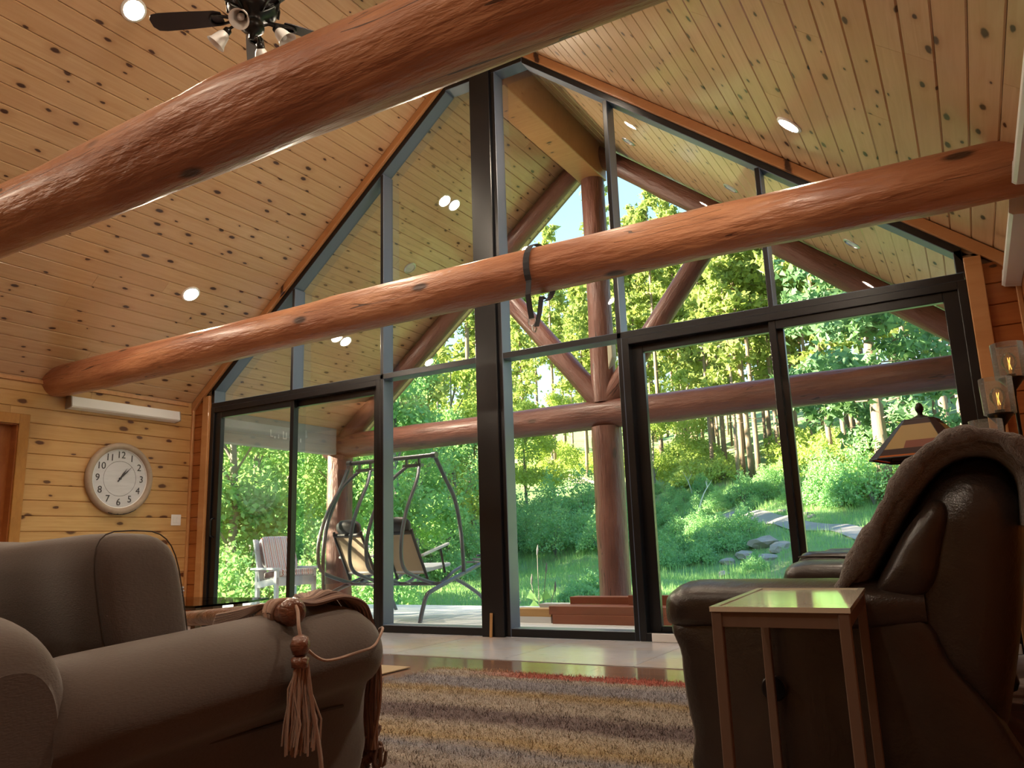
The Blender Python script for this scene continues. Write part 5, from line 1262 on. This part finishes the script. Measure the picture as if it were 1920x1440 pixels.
def pine_variant(seed, H=19, r=.17, crown0=.38, rad=2.2, nb=46, mat='needle', kc=9, size=.26, low=False):
    rs = np.random.RandomState(seed); tm = MB()
    lean = rs.uniform(-.25,.25,2)
    tp_ = [(lean[0]*(t**1.5)*1.2+.06*math.sin(5*t+seed), lean[1]*(t**1.5)*1.2, H*t) for t in np.linspace(0,1,9)]
    tm.tube(tp_, [r*(1-.82*t) for t in np.linspace(0,1,9)], 8)
    C = []
    for i in range(nb):
        t = crown0+(1-crown0)*(i+rs.uniform(0,1))/nb; a = rs.uniform(0,6.28); q = (t-crown0)/(1-crown0)
        L = rad*(1.0-.75*q**1.3)*rs.uniform(.55,1.1)*(.65+.35*min(1,q*4+.3)); z = H*t
        base = np.array([lean[0]*t**1.5*1.2, lean[1]*t**1.5*1.2, z]); dirn = np.array([math.cos(a),math.sin(a),rs.uniform(-.12,.25)])
        tipp = base+dirn*L+np.array([0,0,-.10*L])
        tm.tube([tuple(base),tuple(base+dirn*L*.5),tuple(tipp)], [.035,.022,.008], 4, cap=False)
        for f in np.linspace(.35,1.0,max(3,int(L*2.6))):
            for _ in range(2): C.append(base+(tipp-base)*f+rs.normal(0,1,3)*np.array([.16,.16,.10])*L*.6)
    if not low:
        for i in range(9):      # dead stubs below the crown
            t = rs.uniform(.12,crown0); a = rs.uniform(0,6.28); L = rs.uniform(.3,.9)
            tm.tube([(0,0,H*t),(L*math.cos(a),L*math.sin(a),H*t+rs.uniform(-.1,.2))],[.02,.006],4,cap=False)
    C = np.array(C); me_c_ = npmesh('crown', tris(*clumps(rs,C,kc,size,.15,1.25)), M[mat])
    me_t = tm.mesh('trunk'); me_t.materials.append(M['bark']); me_t.polygons.foreach_set('use_smooth',[True]*len(me_t.polygons))
    return me_t, me_c_
PV = [pine_variant(100+i, H=h, r=rr, crown0=c0, rad=rd) for i,(h,rr,c0,rd) in enumerate(((20,.17,.42,2.3),(17,.14,.34,2.0),(23,.20,.48,2.6),(15,.12,.30,1.8),(18,.13,.50,1.9)))]
BIG = pine_variant(130, H=15, r=.30, crown0=.16, rad=4.6, nb=64, mat='needle_blue', kc=12, size=.24, low=True)
def tree(name, var, p, sc, rz, label, cat, group):
    sep = {'pine_tree': 2.6, 'leafy_tree': 3.4}.get(name, 4.0)
    p = settle(p, lambda q: all(gap2(q,c) > (sep+s2)/2 for c,s2 in TREES) and roadgap(q,.35)); TREES.append((p,sep))
    e = empty(name, (p.x,p.y,gz(p.x,p.y)-.1), label, cat, group); e.rotation_euler = (0,0,rz); e.scale = (sc,sc,sc)
    for nm, me in zip(('trunk','crown'), var): link(nm, me, e)
    return e
rnd = random.Random(77)
GP = 'tall straight pines on the hillside'; LPN = 'tall straight pine with bare pale trunk on the sunlit hillside'
spots = [(1243,885),(1337,887),(1363,885),(1387,908),(1408,880),(1425,903),(1438,862),(1447,858),(1350,860),(1310,868),(1290,872),(985,922),(1101,866),(1075,850),(1060,860),(1270,850),(1320,845),(1395,850),(1375,852),(1470,865),(1500,875),(1530,870),(1560,878),(1590,880),(1620,865),(1480,842),(1520,840),(1215,862),(1225,850),(1180,855),(1010,845),(970,850),(1700,860),(1740,850),(1780,845)]
for i,(px,py) in enumerate(spots):
    p = hit(px,py); tree('pine_tree', PV[i%5], p, rnd.uniform(.85,1.1), rnd.uniform(0,6.28), LPN, 'tree', GP)
GP2 = 'pines deep in the forest'
cnt = 0
for k in range(400):
    if cnt >= 66: break
    x, y = rnd.uniform(-46,10), rnd.uniform(34,78); s = y+.35*x
    if s < 34: continue
    ang = math.degrees(math.atan2(-(x-CAM.x), y-CAM.y))
    if ang > 66 or ang < -4: continue
    if 34 < ang < 41 and y < 60: continue            # thinner forest where the sky shows through
    cnt += 1; tree('pine_tree', PV[k%5], Vector((x,y,0)), rnd.uniform(.85,1.25), rnd.uniform(0,6.28), 'pine standing deep in the forest behind the front row of trunks', 'tree', GP2)
p = hit(1668,935); tree('big_pine', BIG, p, 1.0, .7, 'big bluish pine with spreading branches beyond the stained-glass lamp', 'tree', None)
# broadleaf trees
def broad_variant(seed, H=8, rad=2.4, n=1500, k=7, size=.10, mat='leaf', trunk=.11, z0=.12, bark='bark_grey'):
    rs = np.random.RandomState(seed); tm = MB(); tm.tube([(0,0,0),(.1,.05,H*.3),(.05,-.1,H*.6),(.0,.0,H*.92)],[trunk,trunk*.8,trunk*.5,.02],7)
    blobs = []
    for i in range(16):
        t = rs.uniform(z0+.05,.96); a = rs.uniform(0,6.28); rr = rad*math.sin(PI*min(.97,max(.12,(t-z0)/(1.02-z0)*.9+.12)))*rs.uniform(.25,.85)
        c = np.array([rr*math.cos(a),rr*math.sin(a),H*t]); blobs.append((c, rs.uniform(.45,.85)*rad*.45)); tm.tube([(0,0,H*max(.1,t-.16)),tuple(c*np.array([.5,.5,1])-np.array([0,0,H*.05])),tuple(c)],[trunk*.35,trunk*.2,.01],4,cap=False)
    C = []
    for i in range(n):
        c, r_ = blobs[rs.randint(len(blobs))]; d = rs.normal(0,1,3); d /= np.linalg.norm(d); C.append(c+d*r_*rs.uniform(.55,1.05)*np.array([1,1,.8]))
    me_t = tm.mesh('trunk'); me_t.materials.append(M[bark]); return me_t, npmesh('crown', quads(*clumps(rs,np.array(C),k,size,.16,1.15,.3)), M[mat], 4)
BV = [broad_variant(200,8,2.5,1700), broad_variant(201,6.5,2.2,1500), broad_variant(202,10,2.8,1900,mat='leaf')]
BS = [broad_variant(210,9,2.6,1500,6,.13,'leaf_sun'), broad_variant(211,7,2.3,1300,6,.13,'leaf_sun')]
GB = 'leafy trees crowding the rocking chair side of the deck'
for i,(px,py,t,v_,sc) in enumerate(((425,1095,17,0,.95),(470,1100,21,2,.9),(520,1095,19,1,1.0),(575,1095,22,0,1.0),(610,1095,18,1,.85),(660,1095,21,2,.85),(700,1095,24,0,.95),(745,1090,22,1,1.0),(780,1090,26,2,.8),(400,1095,22,2,1.0),(350,1095,18,1,1.0),(840,1090,30,0,.8),(640,1095,26,2,1.0),(545,1095,27,2,1.0))):
    d = ray(px,py); d = d/math.hypot(d.x,d.y); p = CAM+d*t
    tree('leafy_tree', BV[v_], p, sc, i*1.7, 'leafy green tree in the thicket beyond the rocking chair', 'tree', GB)
for i,(px,t,sc) in enumerate(((440,31,1.1),(500,35,1.2),(560,33,1.0),(620,36,1.2),(690,38,1.2),(770,38,1.1),(850,36,1.1),(890,40,1.0),(470,44,1.4),(590,46,1.4),(820,48,1.3),(990,50,1.0),(1040,52,.9),(1235,46,.8),(1300,48,.8))):
    d = ray(px,1000); d = d/math.hypot(d.x,d.y); p = CAM+d*t
    tree('leafy_tree', BS[i%2], p, sc, i*2.1, 'sunlit yellow-green tree standing behind the darker thicket', 'tree', 'sunlit trees behind the thicket')
for i,(px,py,t,sc) in enumerate(((735,800,26,1.0),(800,800,30,.95),(880,800,42,1.0),(905,800,46,1.1),(700,800,40,1.2),(830,800,44,1.2),(560,800,40,1.1),(500,800,42,1.1),(430,800,40,1.0))):
    d = ray(px,py); d = d/math.hypot(d.x,d.y); p = CAM+d*t
    tree('pine_tree', PV[i%5], p, sc, i*1.3, 'tall pine rising out of the leafy thicket', 'tree', 'pines above the thicket')
# shrubs
def shrub_variant(seed, H=1.5, rad=1.1, n=420, k=6, size=.09, mat='leaf_bush'):
    rs = np.random.RandomState(seed); tm = MB(); C = []
    for i in range(9):
        a = rs.uniform(0,6.28); L = rs.uniform(.5,1); tm.tube([(0,0,0),(rad*.4*L*math.cos(a),rad*.4*L*math.sin(a),H*.5*L),(rad*.75*L*math.cos(a),rad*.75*L*math.sin(a),H*.85*L)],[.025,.015,.006],4,cap=False)
    for i in range(n):
        a = rs.uniform(0,6.28); u = rs.uniform(0,1)**.6; z = H*(1-u*u*.75)*rs.uniform(.35,1.0)*(1+.18*math.sin(3*a+seed)); C.append((rad*u*math.cos(a),rad*u*math.sin(a),z))
    me_t = tm.mesh('stems'); me_t.materials.append(M['bark_grey']); return me_t, npmesh('foliage', quads(*clumps(rs,np.array(C),k,size,.08,1.3,.5)), M[mat], 4)
SV = [shrub_variant(300+i,h,r_) for i,(h,r_) in enumerate(((1.5,1.2),(2.2,1.3),(1.1,1.0),(2.8,1.5)))]
SS = [shrub_variant(310+i,h,r_,360,5,.12,'leaf_sun') for i,(h,r_) in enumerate(((1.2,1.3),(1.7,1.5)))]
SRAD = {}
for L_, rr_ in ((SV,(1.2,1.3,1.0,1.5)),(SS,(1.3,1.5))):
    for v_, r_ in zip(L_, rr_): SRAD[id(v_[1])] = r_
def shrub(var, p, sc, rz, label, group):
    r = sc*SRAD[id(var[1])]
    if group != 'weeds behind the deck':
        p = settle(p, lambda q: roadgap(q,r*.95) and all(gap2(q,c) > .5*(r+r2) for c,r2 in SHRUBS) and all(gap2(q,c) > r*.85+rb_ for c,rb_ in ROCKS) and all(gap2(q,c) > .3 for c,_s in TREES), .12); SHRUBS.append((p,r))
    e = empty('shrub', (p.x,p.y,gz(p.x,p.y)-.03), label, 'shrub', group); e.rotation_euler = (0,0,rz); e.scale = (sc,sc,sc)
    for nm, me in zip(('stems','foliage'), var): link(nm, me, e)
rnd = random.Random(5)
def scatter(n, x0,x1,y0,y1, var, s0,s1, label, group):
    for i in range(n):
        p = hit(rnd.uniform(x0,x1), rnd.uniform(y0,y1)); shrub(var[rnd.randrange(len(var))], p, rnd.uniform(s0,s1), rnd.uniform(0,6.28), label, group)
scatter(38, 950,1190, 985,1042, SV, .6,1.0, 'green shrub in the thicket at the far end of the lawn', 'shrubs at the end of the lawn')
scatter(34, 1200,1420, 985,1070, SV[:3], .35,.62, 'low green shrub on the slope behind the loveseat window', 'shrubs on the slope')
scatter(46, 1200,1425, 922,985, SV[:3], .25,.5, 'small green shrub on the slope under the pine trunks', 'small shrubs on the upper slope')
scatter(14, 1430,1490, 905,950, SV[:3], .3,.5, 'small green shrub beside the gravel track', 'small shrubs by the track')
scatter(26, 960,1200, 880,905, SS, .7,1.1, 'sunlit yellow-green shrub along the dirt track', 'sunlit shrubs by the dirt track')
scatter(30, 1210,1360, 880,915, SS, .7,1.1, 'sunlit yellow-green shrub under the pine trunks', 'sunlit shrubs under the pines')
scatter(26, 1480,1700, 900,930, SS, .8,1.3, 'bright shrub at the forest edge above the track', 'shrubs at the forest edge')
scatter(9, 1530,1640, 935,955, SV, .7,1.0, 'bright green bush standing above the gravel track', 'bushes above the track')
scatter(60, 405,905, 1040,1095, SV, .6,1.0, 'green shrub growing behind the deck swing', 'shrubs behind the swing')
for i in range(26):
    d = ray(rnd.uniform(395,720),1095); d = d/math.hypot(d.x,d.y); p = CAM+d*rnd.uniform(13.2,16.5)
    if p.x > -8.2 and p.y < 4.2: continue
    shrub(SV[(1,3,0)[i%3]], p, rnd.uniform(.55,.85), rnd.uniform(0,6.28), 'green shrub crowding the edge of the deck near the rocking chair', 'shrubs at the deck edge')
# unseen trees added on the evening-sun side to shade the porch and lawn
for i,(x,y,sc) in enumerate(((-12,-4.5,1.1),(-15,-9,1.3),(-19,-12,1.4),(-12,-13,1.2),(-24,-16,1.5),(-9,-17,1.3),(-16,-18,1.5),(-5,-21,1.4))):
    tree('leafy_tree', BV[i%3], Vector((x,y,0)), sc*1.15, i*1.9, 'unseen broad leafy tree added to shade the porch', 'tree', 'unseen trees added for shade')
for px,py,h in ((1112,1118,.55),(1090,1124,.4),(1070,1127,.3)):
    p = onZ(px,py,-.45); shrub(SV[2], Vector((p.x,p.y,0)), h, px, 'leafy weed close behind the deck lumber', 'weeds behind the deck')
# tall grass stalk beside the post
p = Vector(onY(1010,1110,4.2)); ws = empty('tall_weed', (p.x,p.y,gz(p.x,p.y)), 'thin tall weed with seed heads in front of the lawn', 'weed')
mb = MB(); z0_ = gz(p.x,p.y)
for k,(dx,h) in enumerate(((0,1.1),(.08,.85),(-.07,.7),(.16,.6))):
    part(MB().tube(smoothpath([(p.x+dx*.3,p.y,z0_),(p.x+dx,p.y,z0_+h*.6),(p.x+dx*1.6,p.y,z0_+h)],4), .005, 5), 'stalk', M['bark_grey'], ws)
    part(MB().tube([(p.x+dx*1.6,p.y,z0_+h-.02),(p.x+dx*1.6+.01,p.y,z0_+h+.05),(p.x+dx*1.6+.015,p.y,z0_+h+.12)],[.008,.016,.004],6), 'seed_head', M['bark_grey'], ws)
    for q in (-1,1): part(MB().add([(p.x+dx*.6,p.y,z0_+h*.4),(p.x+dx*.6+q*.12,p.y-.02,z0_+h*.55),(p.x+dx*.6+q*.2,p.y,z0_+h*.45),(p.x+dx*.6+q*.1,p.y+.02,z0_+h*.42)],[(0,1,2,3)]), 'blade', M['grass'], ws)
# pale birch saplings
for i,(pts) in enumerate((((1308,985),(1312,950),(1320,925),(1330,908)),((1298,925),(1293,910),(1288,898)),((1047,935),(1046,915),(1042,900)),((862,985),(868,950),(876,915),(883,880)))):
    b0 = hit(*pts[0]); d0 = (b0-CAM).dot(_f); e = empty('birch_sapling', (b0.x,b0.y,b0.z), ('bent white birch sapling on the slope behind the loveseat window','short white birch stem at the edge of the sunlit shrubs','white forked sapling in the thicket beyond the lawn','bare white sapling beside the porch swing')[i], 'tree', None)
    P_ = []
    for q in pts: r_ = ray(*q); P_.append(CAM+r_*d0)
    part(MB().tube(smoothpath(P_,4), [.045-.03*k/((len(P_)-1)*4) for k in range((len(P_)-1)*4+1)], 6), 'stem', M['birch'], e, smooth=60)
    for k in range(4):
        q = P_[-2]+(P_[-1]-P_[-2])*random.random(); part(MB().tube([q, q+Vector((random.uniform(-.5,.5),0,random.uniform(.2,.5)))],[.014,.004],5), 'branch', M['birch'], e)
# grass over the lawn and slope
rs = np.random.RandomState(8); nb = 150000
u = rs.uniform(930,1500,nb); pts = []
xs = rs.uniform(-26,6,nb); ys = 3.3+32*rs.uniform(0,1,nb)**1.0
zz = np.array([gz(a,c) for a,c in zip(xs,ys)]); an = rs.uniform(0,6.28,nb); h = rs.uniform(.05,.16,nb)*(1+.8*(rs.uniform(0,1,nb)>.9)); wd = .012
keep = np.ones(nb,bool)
for line, hw in ROADS:
    for a, c in zip(line, line[1:]):
        for f in (0,.2,.4,.6,.8): q = a+(c-a)*f; keep &= (xs-q.x)**2+(ys-q.y)**2 > (hw+.06)**2
for c, r_ in ROCKS: keep &= (xs-c.x)**2+(ys-c.y)**2 > (r_*1.02)**2
for c, _s in TREES: keep &= (xs-c.x)**2+(ys-c.y)**2 > .3**2
xs, ys, zz, an, h = xs[keep], ys[keep], zz[keep], an[keep], h[keep]; nb = len(xs)
s_ = ys+.35*xs; h = np.where(s_>15.5,h*1.9,h)
V = np.zeros((nb,3,3)); V[:,0]=np.stack([xs-wd*np.cos(an),ys-wd*np.sin(an),zz-.01],1); V[:,1]=np.stack([xs+wd*np.cos(an),ys+wd*np.sin(an),zz-.01],1)
V[:,2]=np.stack([xs+rs.normal(0,.05,nb),ys+rs.normal(0,.05,nb),zz+h],1)
o = link('meadow_grass', npmesh('meadow_grass', V, M['grass'])); tag(o, 'fresh green grass of the lawn and slope', 'grass', kind='stuff')
